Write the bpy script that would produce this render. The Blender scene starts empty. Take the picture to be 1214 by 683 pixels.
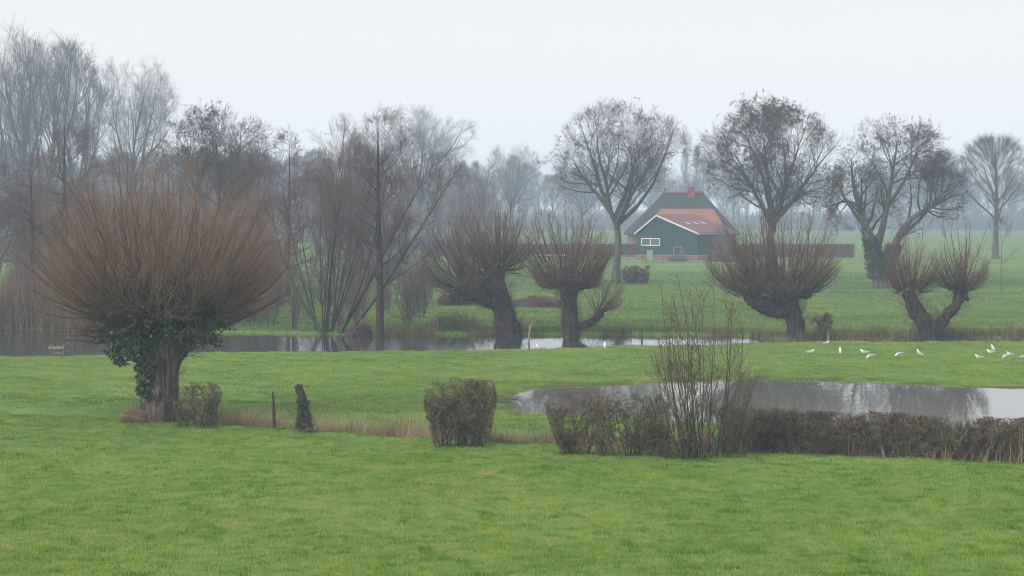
import bpy, math
import numpy as np
from mathutils import Vector

# ------------------------------------------------------------------ camera numbers
F = 2265.0      # focal length in photo pixels (photo 1214 x 683)
HZ = 250.0      # horizon row
CH = 6.8        # camera height
CX = 607.0
def W(px, py, Y):                       # photo position at depth Y -> world point
    return np.array([(px-CX)/F*Y, Y, CH-(py-HZ)/F*Y])
def GY(py, z=0.0): return F*(CH-z)/(py-HZ)
def X(px, Y): return (px-CX)/F*Y

sc = bpy.context.scene
C = sc.collection
rng = np.random.default_rng(7)

# ------------------------------------------------------------------ noise
_lat = np.random.default_rng(99).random((256, 256))
def vnoise(x, y, s, o=0):
    x = np.asarray(x, float)/s + o*17.3; y = np.asarray(y, float)/s + o*9.1
    xi = np.floor(x).astype(int); yi = np.floor(y).astype(int)
    fx = x-xi; fy = y-yi; fx = fx*fx*(3-2*fx); fy = fy*fy*(3-2*fy)
    g = lambda a, b: _lat[(a) % 256, (b) % 256]
    return (g(xi, yi)*(1-fx)+g(xi+1, yi)*fx)*(1-fy)+(g(xi, yi+1)*(1-fx)+g(xi+1, yi+1)*fx)*fy
def sstep(a, b, v):
    t = np.clip((np.asarray(v, float)-a)/(b-a), 0, 1); return t*t*(3-2*t)
def unit(v): return v/np.maximum(np.linalg.norm(v, axis=-1, keepdims=True), 1e-9)

# ------------------------------------------------------------------ materials
def mat(name, rough=0.9, spec=0.15):
    m = bpy.data.materials.new(name); m.use_nodes = True
    nt = m.node_tree; b = nt.nodes['Principled BSDF']
    b.inputs['Roughness'].default_value = rough
    b.inputs['Specular IOR Level'].default_value = spec
    return m, nt, b
def ramp(nt, stops):
    r = nt.nodes.new('ShaderNodeValToRGB'); e = r.color_ramp.elements
    while len(e) < len(stops): e.new(0.5)
    for k, (p, c) in enumerate(stops):
        e[k].position = p; e[k].color = (*c, 1)
    return r
def noise_node(nt, scale, detail=3, dist=0.0, rough=0.5, stretch=None):
    tc = nt.nodes.new('ShaderNodeTexCoord'); n = nt.nodes.new('ShaderNodeTexNoise')
    n.inputs['Scale'].default_value = scale; n.inputs['Detail'].default_value = detail
    n.inputs['Roughness'].default_value = rough; n.inputs['Distortion'].default_value = dist
    if stretch:
        mp = nt.nodes.new('ShaderNodeMapping'); mp.inputs['Scale'].default_value = stretch
        nt.links.new(tc.outputs['Object'], mp.inputs['Vector']); nt.links.new(mp.outputs['Vector'], n.inputs['Vector'])
    else: nt.links.new(tc.outputs['Object'], n.inputs['Vector'])
    return n
def tone_mat(name, stops, rough=0.9, spec=0.02, vary=0.0, scale=3.0):
    """colour from the per-vertex attribute 'tone' (age and kind of the twig or blade)"""
    m, nt, b = mat(name, rough, spec)
    a = nt.nodes.new('ShaderNodeAttribute'); a.attribute_name = 'tone'
    r = ramp(nt, stops)
    if vary:
        n = noise_node(nt, scale, 4)
        mm = nt.nodes.new('ShaderNodeMath'); mm.operation = 'MULTIPLY_ADD'
        nt.links.new(n.outputs['Fac'], mm.inputs[0]); mm.inputs[1].default_value = vary
        ad = nt.nodes.new('ShaderNodeMath'); ad.operation = 'SUBTRACT'
        nt.links.new(a.outputs['Fac'], ad.inputs[0]); ad.inputs[1].default_value = vary/2
        nt.links.new(ad.outputs[0], mm.inputs[2]); nt.links.new(mm.outputs[0], r.inputs['Fac'])
    else: nt.links.new(a.outputs['Fac'], r.inputs['Fac'])
    nt.links.new(r.outputs['Color'], b.inputs['Base Color'])
    return m
def noise_mat(name, stops, scale, rough=0.9, spec=0.1, bump=0.0, detail=5, stretch=None, bscale=None, bdist=0.05):
    m, nt, b = mat(name, rough, spec)
    n = noise_node(nt, scale, detail, 0, .6, stretch)
    r = ramp(nt, stops); nt.links.new(n.outputs['Fac'], r.inputs['Fac'])
    nt.links.new(r.outputs['Color'], b.inputs['Base Color'])
    if bump:
        n2 = noise_node(nt, bscale or scale*2, 6, 0, .65, stretch)
        bp = nt.nodes.new('ShaderNodeBump'); bp.inputs['Strength'].default_value = bump; bp.inputs['Distance'].default_value = bdist
        nt.links.new(n2.outputs['Fac'], bp.inputs['Height']); nt.links.new(bp.outputs['Normal'], b.inputs['Normal'])
    return m

M = {}
M['bark_willow'] = noise_mat('willow bark', [(.3, (.035, .028, .022)), (.52, (.10, .08, .062)), (.72, (.21, .19, .155))], 3.2, bump=.9, stretch=(2.2, 2.2, .5), bscale=5, bdist=.12)
M['bark_dark'] = noise_mat('dark wet bark', [(.3, (.022, .018, .015)), (.6, (.062, .048, .04)), (.8, (.11, .092, .075))], 3.0, bump=.8, stretch=(2, 2, .6), bscale=5, bdist=.1)
M['bark_ash'] = noise_mat('grey ash bark', [(.3, (.05, .05, .038)), (.55, (.11, .10, .075)), (.75, (.19, .175, .14))], 1.6, bump=.7, stretch=(2, 2, .5), bscale=4, bdist=.1)
M['twig_red'] = tone_mat('willow shoots', [(0, (.06, .052, .03)), (.35, (.12, .088, .056)), (.7, (.235, .15, .108)), (1, (.34, .225, .175))], vary=.2, scale=.7)
M['twig_mid'] = tone_mat('brown willow shoots', [(0, (.04, .034, .025)), (.4, (.095, .066, .05)), (1, (.23, .135, .11))], vary=.2, scale=.6)
M['twig_ash'] = tone_mat('ash twigs', [(0, (.075, .072, .05)), (.5, (.07, .06, .045)), (1, (.085, .065, .055))])
M['twig_purple'] = tone_mat('alder twigs', [(0, (.06, .055, .048)), (.4, (.10, .078, .072)), (1, (.19, .13, .12))])
M['twig_grey'] = tone_mat('grey twigs', [(0, (.08, .078, .068)), (.5, (.11, .10, .09)), (1, (.16, .14, .13))])
M['twig_green'] = tone_mat('greenish twigs', [(0, (.05, .055, .028)), (.4, (.09, .085, .05)), (1, (.19, .14, .10))])
M['hedge_twig'] = tone_mat('hawthorn twigs', [(0, (.045, .05, .028)), (.35, (.105, .095, .055)), (.75, (.20, .15, .105)), (1, (.34, .235, .19))], vary=.25, scale=1.2)
M['dead_leaf'] = tone_mat('dead leaf clumps', [(0, (.04, .026, .02)), (1, (.10, .06, .048))])
M['beech'] = tone_mat('beech leaves in winter', [(0, (.10, .05, .036)), (1, (.22, .11, .08))])
M['ivy'] = tone_mat('ivy leaves', [(0, (.012, .028, .014)), (.6, (.03, .065, .026)), (1, (.08, .14, .05))], rough=.45, spec=.4)
M['grass'] = tone_mat('pasture grass', [(0, (.045, .105, .009)), (.35, (.098, .200, .013)), (.65, (.165, .262, .022)), (.88, (.26, .32, .05)), (1, (.38, .34, .11))], rough=.95, spec=0.0)
M['grass_far'] = tone_mat('grass of the far fields', [(0, (.06, .105, .028)), (.35, (.11, .18, .042)), (.65, (.17, .235, .065)), (1, (.30, .30, .12))], rough=.95, spec=0)
M['dry'] = tone_mat('dry grass', [(0, (.07, .055, .03)), (.45, (.20, .155, .085)), (1, (.44, .35, .21))])
M['reed'] = tone_mat('dead reeds', [(0, (.10, .07, .045)), (.5, (.20, .15, .10)), (1, (.33, .26, .18))])
M['wood'] = noise_mat('weathered wood', [(.3, (.06, .055, .05)), (.7, (.17, .16, .15))], 8, bump=.3, stretch=(3, 3, .5))
M['wood_dark'] = noise_mat('old dark wood', [(.3, (.03, .025, .02)), (.7, (.09, .075, .06))], 8, bump=.3, stretch=(3, 3, .5))
M['wood_pale'] = noise_mat('pale broken wood', [(.3, (.13, .11, .08)), (.7, (.32, .27, .2))], 8, bump=.3, stretch=(3, 3, .5))
M['white'] = noise_mat('white paint', [(.3, (.50, .48, .42)), (.7, (.66, .64, .57))], 2)
M['metal'] = noise_mat('galvanised metal', [(.3, (.3, .31, .32)), (.7, (.45, .46, .47))], 3, rough=.5, spec=.5)
M['brick'] = noise_mat('brick', [(.3, (.15, .06, .045)), (.7, (.27, .11, .08))], 4)
M['brick_grey'] = noise_mat('old brown brick', [(.3, (.14, .085, .08)), (.7, (.24, .15, .13))], 4)
M['thatch'] = noise_mat('mossy thatch', [(.3, (.022, .027, .026)), (.7, (.05, .055, .048))], 1.5, bump=.8, stretch=(3, 1, 1))
M['bin_green'] = noise_mat('pale green plastic', [(.3, (.16, .30, .20)), (.7, (.22, .38, .26))], 2, rough=.5)
M['black'] = noise_mat('black rubber', [(.3, (.02, .02, .02)), (.7, (.04, .04, .04))], 5)
M['feather_white'] = noise_mat('white feathers', [(.3, (.78, .78, .78)), (.7, (.86, .86, .86))], 20)
M['feather_grey'] = noise_mat('grey feathers', [(.3, (.28, .31, .36)), (.7, (.38, .41, .46))], 20)
M['beak_red'] = noise_mat('dark red beak', [(.3, (.25, .03, .02)), (.7, (.35, .05, .03))], 20)
M['glass'] = noise_mat('dark glass', [(.3, (.06, .07, .08)), (.7, (.12, .13, .14))], 1, rough=.1, spec=.6)

def wave_mat(name, c0, c1, scale, axis, bump=.5, rough=.85):
    m, nt, b = mat(name, rough)
    tc = nt.nodes.new('ShaderNodeTexCoord'); w = nt.nodes.new('ShaderNodeTexWave')
    w.bands_direction = axis; w.inputs['Scale'].default_value = scale; w.inputs['Distortion'].default_value = .3
    nt.links.new(tc.outputs['Object'], w.inputs['Vector'])
    n = noise_node(nt, 1.3, 5)
    mx = nt.nodes.new('ShaderNodeMath'); mx.operation = 'MULTIPLY_ADD'; mx.inputs[1].default_value = .35
    nt.links.new(w.outputs['Fac'], mx.inputs[0])
    m2 = nt.nodes.new('ShaderNodeMath'); m2.operation = 'MULTIPLY'; m2.inputs[1].default_value = .8
    nt.links.new(n.outputs['Fac'], m2.inputs[0]); nt.links.new(m2.outputs[0], mx.inputs[2])
    r = ramp(nt, [(.2, c0), (.8, c1)]); nt.links.new(mx.outputs[0], r.inputs['Fac'])
    nt.links.new(r.outputs['Color'], b.inputs['Base Color'])
    bp = nt.nodes.new('ShaderNodeBump'); bp.inputs['Strength'].default_value = bump; bp.inputs['Distance'].default_value = .05
    nt.links.new(w.outputs['Fac'], bp.inputs['Height']); nt.links.new(bp.outputs['Normal'], b.inputs['Normal'])
    return m
M['boards'] = wave_mat('green vertical boards', (.008, .032, .030), (.018, .060, .052), 1.1, 'X')
M['tiles_orange'] = wave_mat('orange roof tiles', (.19, .07, .05), (.29, .115, .08), .8, 'X')
M['tiles_brown'] = wave_mat('red brown roof tiles', (.12, .058, .052), (.19, .09, .078), .8, 'Y')

def water_mat(name, base, rough, rip, dist):
    m, nt, b = mat(name, rough, .5)
    b.inputs['Base Color'].default_value = (*base, 1); b.inputs['IOR'].default_value = 1.33
    n = noise_node(nt, rip, 3, 0, .5, (1, .45, 1))
    bp = nt.nodes.new('ShaderNodeBump'); bp.inputs['Strength'].default_value = .4; bp.inputs['Distance'].default_value = dist
    nt.links.new(n.outputs['Fac'], bp.inputs['Height']); nt.links.new(bp.outputs['Normal'], b.inputs['Normal'])
    return m
M['water'] = water_mat('creek water', (.035, .042, .036), .03, 2.2, .02)
M['puddle'] = water_mat('flood water', (.12, .125, .11), .02, 2.0, .009)

# ------------------------------------------------------------------ mesh building
def rawmesh(name, V, faces, tone=None, matidx=None, smooth=True):
    """faces: list of int arrays (n,3) or (n,4)"""
    me = bpy.data.meshes.new(name)
    V = np.asarray(V, np.float32)
    me.vertices.add(len(V)); me.vertices.foreach_set('co', V.ravel())
    loops = np.concatenate([f.ravel() for f in faces]).astype(np.int32)
    tot = np.concatenate([np.full(len(f), f.shape[1]) for f in faces]).astype(np.int32)
    st = np.concatenate([[0], np.cumsum(tot)[:-1]]).astype(np.int32)
    me.loops.add(len(loops)); me.loops.foreach_set('vertex_index', loops)
    me.polygons.add(len(tot)); me.polygons.foreach_set('loop_start', st); me.polygons.foreach_set('loop_total', tot)
    me.polygons.foreach_set('use_smooth', np.full(len(tot), smooth))
    if matidx is not None: me.polygons.foreach_set('material_index', np.asarray(matidx, np.int32))
    if tone is not None:
        a = me.attributes.new('tone', 'FLOAT', 'POINT'); a.data.foreach_set('value', np.asarray(tone, np.float32))
    me.update(calc_edges=True)
    return me
def link(name, me, mats, parent=None, loc=None):
    o = bpy.data.objects.new(name, me); C.objects.link(o)
    for m in (mats if isinstance(mats, (list, tuple)) else [mats]): me.materials.append(m)
    if parent: o.parent = parent
    if loc is not None: o.location = loc
    return o
def tag(o, label, cat, group=None, kind=None):
    if label: o['label'] = label
    if cat: o['category'] = cat
    if group: o['group'] = group
    if kind: o['kind'] = kind
    return o
def thing(name, loc, label, cat, group=None, rz=0.0, s=1.0):
    o = bpy.data.objects.new(name, None); C.objects.link(o); o.empty_display_size = .2
    o.location = loc; o.rotation_euler = (0, 0, rz); o.scale = (s, s, s)
    return tag(o, label, cat, group)

def tube_arrays(P, R, sides=3):
    P = np.asarray(P, float); N, K, _ = P.shape
    T = np.empty_like(P); T[:, 1:-1] = P[:, 2:]-P[:, :-2]; T[:, 0] = P[:, 1]-P[:, 0]; T[:, -1] = P[:, -1]-P[:, -2]
    T = unit(T)
    m = unit(P[:, -1]-P[:, 0]+1e-6); ref = np.zeros((N, 3)); ref[np.arange(N), np.argmin(np.abs(m), axis=1)] = 1
    n1 = unit(np.cross(T, ref[:, None, :])); n2 = np.cross(T, n1)
    a = np.arange(sides)*2*math.pi/sides
    V = P[:, :, None, :] + R[:, :, None, None]*(np.cos(a)[None, None, :, None]*n1[:, :, None, :]+np.sin(a)[None, None, :, None]*n2[:, :, None, :])
    V = V.reshape(-1, 3)
    i = np.arange(N)[:, None, None]*K*sides + np.arange(K-1)[None, :, None]*sides
    j = np.arange(sides)[None, None, :]; j2 = (j+1) % sides
    Q = np.stack([i+j, i+j2, i+sides+j2, i+sides+j], axis=-1).reshape(-1, 4)
    return V, Q
class Acc:
    def __init__(s): s.V = []; s.Fc = []; s.T = []; s.n = 0
    def add(s, V, Fs, tone):
        s.V.append(V); s.Fc.append(Fs+s.n); s.T.append(np.broadcast_to(tone, (len(V),)).astype(np.float32)); s.n += len(V)
    def tubes(s, P, R, sides, t0, t1):
        if not len(P): return
        V, Q = tube_arrays(P, R, sides); N, K = R.shape
        t0 = np.broadcast_to(t0, (N,)); t1 = np.broadcast_to(t1, (N,))
        tt = t0[:, None]+(t1-t0)[:, None]*np.linspace(0, 1, K)[None, :]
        s.add(V, Q, np.repeat(tt.ravel(), sides))
    def mesh(s, name, smooth=True, off=None):
        V = np.concatenate(s.V)
        if off is not None: V = V-np.asarray(off)
        tri = [f for f in s.Fc if f.shape[1] == 3]; qd = [f for f in s.Fc if f.shape[1] == 4]
        fs = ([np.concatenate(tri)] if tri else [])+([np.concatenate(qd)] if qd else [])
        return rawmesh(name, V, fs, np.concatenate(s.T), smooth=smooth)

def grow(rg, p0, d0, L, r0, r1, K, wander, up):
    N = len(p0); P = np.zeros((N, K, 3)); P[:, 0] = p0; d = unit(d0); st = (np.broadcast_to(L, (N,))/(K-1))[:, None]
    for k in range(1, K):
        d = unit(d+rg.normal(0, wander, (N, 3))+np.array([0, 0, up])); P[:, k] = P[:, k-1]+d*st
    t = np.linspace(0, 1, K)[None, :]
    R = np.broadcast_to(r0, (N,))[:, None]*(1-t)+np.broadcast_to(r1, (N,))[:, None]*t
    return P, R
def clip_env(P, R, env):
    if env is None: return P, R
    s = np.zeros(len(P)); p0 = P[:, :1]; g = 1+.22*np.abs(np.sin(P[:, -1].sum(1)*37.7+P[:, 1, 0]*91))**1.0-.06
    for f in (.12, .2, .3, .42, .55, .68, .8, .9, 1.0):
        ok = env((p0+f*(P-p0))[:, -1], g); s = np.where(ok, f, s)
    k = s > .1
    return (p0+s[:, None, None]*(P-p0))[k], R[k]
def spawn(rg, P, R, n, t, ang, angsd, L, ratio, rtip, K, wander, up, taper=.4, env=None, bias=1.0):
    N, Kp, _ = P.shape; idx = np.repeat(np.arange(N), n)
    u = t[0]+(t[1]-t[0])*rg.random(len(idx))**bias
    f = u*(Kp-1); i = np.minimum(f.astype(int), Kp-2); w = (f-i)[:, None]
    p = P[idx, i]*(1-w)+P[idx, i+1]*w; T = unit(P[idx, i+1]-P[idx, i])
    r = R[idx, i]*(1-w[:, 0])+R[idx, i+1]*w[:, 0]
    v = rg.normal(size=(len(idx), 3)); v = unit(v-(v*T).sum(1, keepdims=True)*T)
    a = np.radians(rg.normal(ang, angsd, len(idx)))[:, None]
    d = np.cos(a)*T+np.sin(a)*v
    LL = L*(1-taper*u)*rg.uniform(.6, 1.25, len(idx))
    r0 = np.maximum(r*ratio, rtip); Pn, Rn = grow(rg, p, d, LL, r0, np.minimum(rtip, r0), K, wander, up)
    return clip_env(Pn, Rn, env)
def ell(c, r, seed=0, rough=.16):
    c = np.array(c, float); r = np.array(r, float); g = np.random.default_rng(seed); ph = g.uniform(0, 6.28, 6); k = g.normal(0, 3.2, (6, 3))
    def f(p, g=1.0):
        q = (p-c)/r; d = unit(q); lump = 0
        for a in range(6): lump = lump+np.sin(d@k[a]+ph[a])/6
        return np.linalg.norm(q, axis=1)*g < 1.03+rough*lump*1.6
    return f
def poly(pts, K, jitter=0, rg=None):
    pts = np.asarray(pts, float); s = np.concatenate([[0], np.cumsum(np.linalg.norm(np.diff(pts[:, :3], axis=0), axis=1))]); s /= s[-1]
    u = np.linspace(0, 1, K)
    # smooth (Catmull-Rom like via cubic smoothing of linear interpolation)
    out = np.stack([np.interp(u, s, pts[:, k]) for k in range(pts.shape[1])], 1)
    for _ in range(2):
        o2 = out.copy(); o2[1:-1] = (out[:-2]+2*out[1:-1]+out[2:])/4; out = o2
    return out

def cards(rg, pts, n, spread, size, hang=0.0, aspect=1.0):
    """small leaf quads scattered about points"""
    p = np.repeat(pts, n, axis=0)+rg.normal(0, spread, (len(pts)*n, 3)); m = len(p)
    a = unit(rg.normal(size=(m, 3))+np.array([0, 0, -hang])); b = unit(np.cross(a, rg.normal(size=(m, 3))))
    s = size*rg.uniform(.6, 1.3, m)[:, None]
    a = a*s; b = b*s*.5*aspect
    V = np.stack([p-a, p+b, p+a, p-b], 1).reshape(-1, 3)
    Q = np.arange(4*m).reshape(-1, 4)
    return V, Q, np.repeat(rg.random(m), 4)

# ------------------------------------------------------------------ layout curves of the ground
def curveY(tab):
    tab = np.array(tab, float); Ys = F*CH/(tab[:, 1]-HZ); xs = (tab[:, 0]-CX)/F*Ys
    return xs, Ys
_dx, _dy = curveY([(-300, 484), (0, 491), (150, 496), (270, 502), (530, 520), (870, 535), (1214, 549), (1500, 559)])
def ditchY(x): return np.interp(x, _dx, _dy)+1.25
def ditchD(x): return .22+.22*sstep(-12.5, -9.5, x)
_nx, _ny = curveY([(-400, 428), (0, 424), (120, 420), (230, 418), (300, 416.5), (520, 415.5), (700, 412), (900, 406.5), (1214, 405), (1600, 405)])
_fx, _fy = curveY([(-400, 388), (0, 388), (300, 392), (420, 394), (600, 394), (880, 395), (930, 399), (1214, 399), (1600, 399)])
def nearY(x): return np.interp(x, _nx, _ny)
def farY(x): return np.interp(x, _fx, _fy)
PUD = [(572, 477), (588, 468), (620, 461), (655, 457), (700, 454), (760, 451), (850, 449), (930, 449), (1000, 451), (1100, 455), (1214, 460), (1420, 470),
       (1420, 520), (1214, 512), (1100, 508), (1000, 505), (900, 503), (800, 501), (720, 498), (650, 494), (600, 489)]
PUDW = np.array([[X(a, GY(b)), GY(b)] for a, b in PUD])
def poly_sd(x, y, Pg):      # signed distance, positive inside
    x = np.asarray(x, float); y = np.asarray(y, float); d = np.full(x.shape, 1e9); ins = np.zeros(x.shape, bool)
    n = len(Pg)
    for i in range(n):
        ax, ay = Pg[i]; bx, by = Pg[(i+1) % n]; ex, ey = bx-ax, by-ay
        t = np.clip(((x-ax)*ex+(y-ay)*ey)/(ex*ex+ey*ey), 0, 1)
        d = np.minimum(d, np.hypot(x-ax-t*ex, y-ay-t*ey))
        c = ((ay > y) != (by > y)) & (x < (bx-ax)*(y-ay)/(by-ay+1e-12)+ax); ins ^= c
    return np.where(ins, d, -d)
STREAK = np.array([[X(a, GY(b)), GY(b)] for a, b in [(462, 474.5), (485, 472.5), (520, 473.5), (600, 471), (600, 477), (520, 477.5), (485, 477)]])
def height(x, y):
    x = np.asarray(x, float); y = np.asarray(y, float)
    near = sstep(20, 30, y)*(1-sstep(115, 240, y))
    z = near*(.10*(vnoise(x, y, 5.0)-.45)+.07*(vnoise(x, y, 1.3, 1)-.5)+.065*(vnoise(x, y, .42, 2)-.5)+.03*(vnoise(x, y, .2, 9)-.5))+.25*(vnoise(x, y, 60, 3)-.5)*sstep(150, 300, y)
    m = (y > 50) & (y < 85) & (np.abs(x) < 50)
    if np.any(m):
        xm, ym = x[m], y[m]
        wob = 2.0*(vnoise(xm*.6, ym, 1.6, 5)-.5)+1.0*(vnoise(xm*.6, ym, .5, 6)-.5)
        sd = poly_sd(xm, ym, PUDW)+wob
        zb = .03+z[m]*.6
        near_p = sstep(-9, -1, sd)
        zz = z[m]*(1-near_p)+zb*near_p
        # the shallow left end of the flood is half drowned turf
        k = sstep(-.5, 3.5, sd)
        zz = zz*(1-sstep(-.4, .5, sd))+sstep(-.4, .5, sd)*(-.025-.10*k+.5*z[m])
        s2 = poly_sd(xm, ym, STREAK)+wob*.5
        zz = zz-.09*sstep(-.3, .4, s2)
        z[m] = zz
    z = z-ditchD(x)*np.exp(-((y-ditchY(x))/.85)**2)*(y < 90)
    z = z+.10*np.exp(-((y-ditchY(x)-3.2)/1.6)**2)*(y < 90)
    nY, fY = nearY(x), farY(x)
    c = sstep(0, 1.3, y-nY)*sstep(0, 1.3, fY-y)
    z = z*(1-c)-.75*c
    z = z+.12*np.exp(-((y-163-2*(vnoise(x, y, 9, 8)-.5))/1.0)**2)*sstep(15, 25, x)-.25*np.exp(-((y-161.3)/1.2)**2)*sstep(15, 25, x)
    return z
def gz(x, y): return float(height(np.array([x]), np.array([y]))[0])

# ------------------------------------------------------------------ ground sheet
ys = [-15, -5, 5, 12, 18, 23, 27]
y = 30.0
while y < 1200:
    ys.append(y); y += (.10+.0012*max(0, y-30)) if y < 108 else .22*(1+(y-108)/18)
ys.append(1200.0); ys = np.array(ys)
us = np.linspace(-1, 1, 430); ext = np.array([1.06, 1.15, 1.3, 1.55, 1.9, 2.4, 3.2])
rows = []
for yy in ys:
    hw = max(12.0, .335*yy); lim = 850.0
    e = np.minimum(ext*hw, lim-8*(len(ext)-np.arange(len(ext)))*.1); e = np.maximum.accumulate(e)
    e = np.concatenate([e, [lim]])
    rows.append(np.concatenate([-e[::-1], us*hw, e]))
GX = np.array(rows); GYY = np.repeat(ys[:, None], GX.shape[1], 1)
GZ = height(GX.ravel(), GYY.ravel()).reshape(GX.shape)
nr, nc = GX.shape
ii = (np.arange(nr-1)[:, None]*nc+np.arange(nc-1)[None, :])
Q = np.stack([ii, ii+1, ii+nc+1, ii+nc], -1).reshape(-1, 4)
def ground_mat():
    m, nt, b = mat('turf', .95, .0)
    n1 = noise_node(nt, .11, 4, .3, .6); n2 = noise_node(nt, 1.4, 6, 0, .7, (1, .6, 1)); n3 = noise_node(nt, .9, 3)
    ad = nt.nodes.new('ShaderNodeMath'); ad.operation = 'MULTIPLY_ADD'; ad.inputs[1].default_value = .55
    m2 = nt.nodes.new('ShaderNodeMath'); m2.operation = 'MULTIPLY'; m2.inputs[1].default_value = .45
    nt.links.new(n1.outputs['Fac'], m2.inputs[0]); nt.links.new(n2.outputs['Fac'], ad.inputs[0]); nt.links.new(m2.outputs[0], ad.inputs[2])
    r = ramp(nt, [(.30, (.06, .105, .03)), (.48, (.11, .17, .045)), (.66, (.16, .22, .065))]); nt.links.new(ad.outputs[0], r.inputs['Fac'])
    a = nt.nodes.new('ShaderNodeAttribute'); a.attribute_name = 'tone'      # 1 = bare brown soil in ditch and creek bed
    mx = nt.nodes.new('ShaderNodeMix'); mx.data_type = 'RGBA'
    nt.links.new(a.outputs['Fac'], mx.inputs[0]); nt.links.new(r.outputs['Color'], mx.inputs[6]); mx.inputs[7].default_value = (.06, .05, .03, 1)
    nt.links.new(mx.outputs[2], b.inputs['Base Color'])
    bp = nt.nodes.new('ShaderNodeBump'); bp.inputs['Strength'].default_value = .6; bp.inputs['Distance'].default_value = .12
    nt.links.new(n2.outputs['Fac'], bp.inputs['Height']); nt.links.new(bp.outputs['Normal'], b.inputs['Normal'])
    return m
gx, gy = GX.ravel(), GYY.ravel()
brown = np.exp(-((gy-ditchY(gx))/.6)**2)*(gy < 90)*sstep(-13, -10, gx)
cr = sstep(.3, 1.4, gy-nearY(gx))*sstep(.3, 1.2, farY(gx)-gy)
brown = np.maximum(brown, cr)
_m = (gy > 52) & (gy < 84) & (np.abs(gx) < 50); _sd = poly_sd(gx[_m], gy[_m], PUDW)+2.0*(vnoise(gx[_m]*.6, gy[_m], 1.6, 5)-.5)+1.0*(vnoise(gx[_m]*.6, gy[_m], .5, 6)-.5)
brown[_m] = np.maximum(brown[_m], .85*np.exp(-(_sd/.7)**2)*sstep(.3, .6, vnoise(gx[_m], gy[_m], .8, 19))+.5*(_sd > .3))
brown = np.maximum(brown, np.exp(-((gy-161.3)/.8)**2)*sstep(15, 25, gx)*.8)
gme = rawmesh('ground', np.stack([gx, gy, GZ.ravel()], 1), [Q], brown)
go = link('ground', gme, ground_mat()); tag(go, 'flat green pasture with ditches and a creek bed', 'ground', kind='structure')

# water sheets
def strip_water(name, xs, y0, y1, z, m, label):
    n = len(xs); V = np.concatenate([np.stack([xs, y0, np.full(n, z)], 1), np.stack([xs, y1, np.full(n, z)], 1)])
    Qw = np.array([[i, i+1, n+i+1, n+i] for i in range(n-1)])
    o = link(name, rawmesh(name, V, [Qw]), m); return tag(o, label, 'water', kind='structure')
xs = np.linspace(-120, X(905, 101), 90)
strip_water('creek_water', xs, nearY(xs)+.1, farY(xs)-.1, -.14, M['water'], 'still grey creek behind the meadow')
c0 = PUDW.mean(0); PP = PUDW+unit(PUDW-c0)*1.1
V = np.concatenate([[[*c0, -.025]], np.column_stack([PP, np.full(len(PP), -.025)])])
k = len(PP); Tr = np.array([[0, 1+i, 1+(i+1) % k] for i in range(k)])
# fan from a centre is not valid for this bent outline, so lay a grid and keep cells close to the outline
gxs = np.arange(-6, 48, .5); gys = np.arange(54, 82, .5); mx_, my_ = np.meshgrid(gxs, gys)
sd = poly_sd(mx_, my_, PUDW) > -1.2
sd2 = poly_sd(mx_, my_, STREAK) > -.6
def cells(mask, name, label):
    idx = np.argwhere(mask[:-1, :-1] | mask[1:, 1:]); Vv = np.column_stack([mx_.ravel(), my_.ravel(), np.full(mx_.size, -.025)])
    w = mx_.shape[1]; b = idx[:, 0]*w+idx[:, 1]; q = np.stack([b, b+1, b+w+1, b+w], 1)
    used, inv = np.unique(q, return_inverse=True)
    o = link(name, rawmesh(name, Vv[used], [inv.reshape(q.shape)]), M['puddle']); tag(o, label, 'water', kind='structure')
cells(sd | sd2, 'flood_water', 'shallow flood water standing in the meadow')

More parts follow.
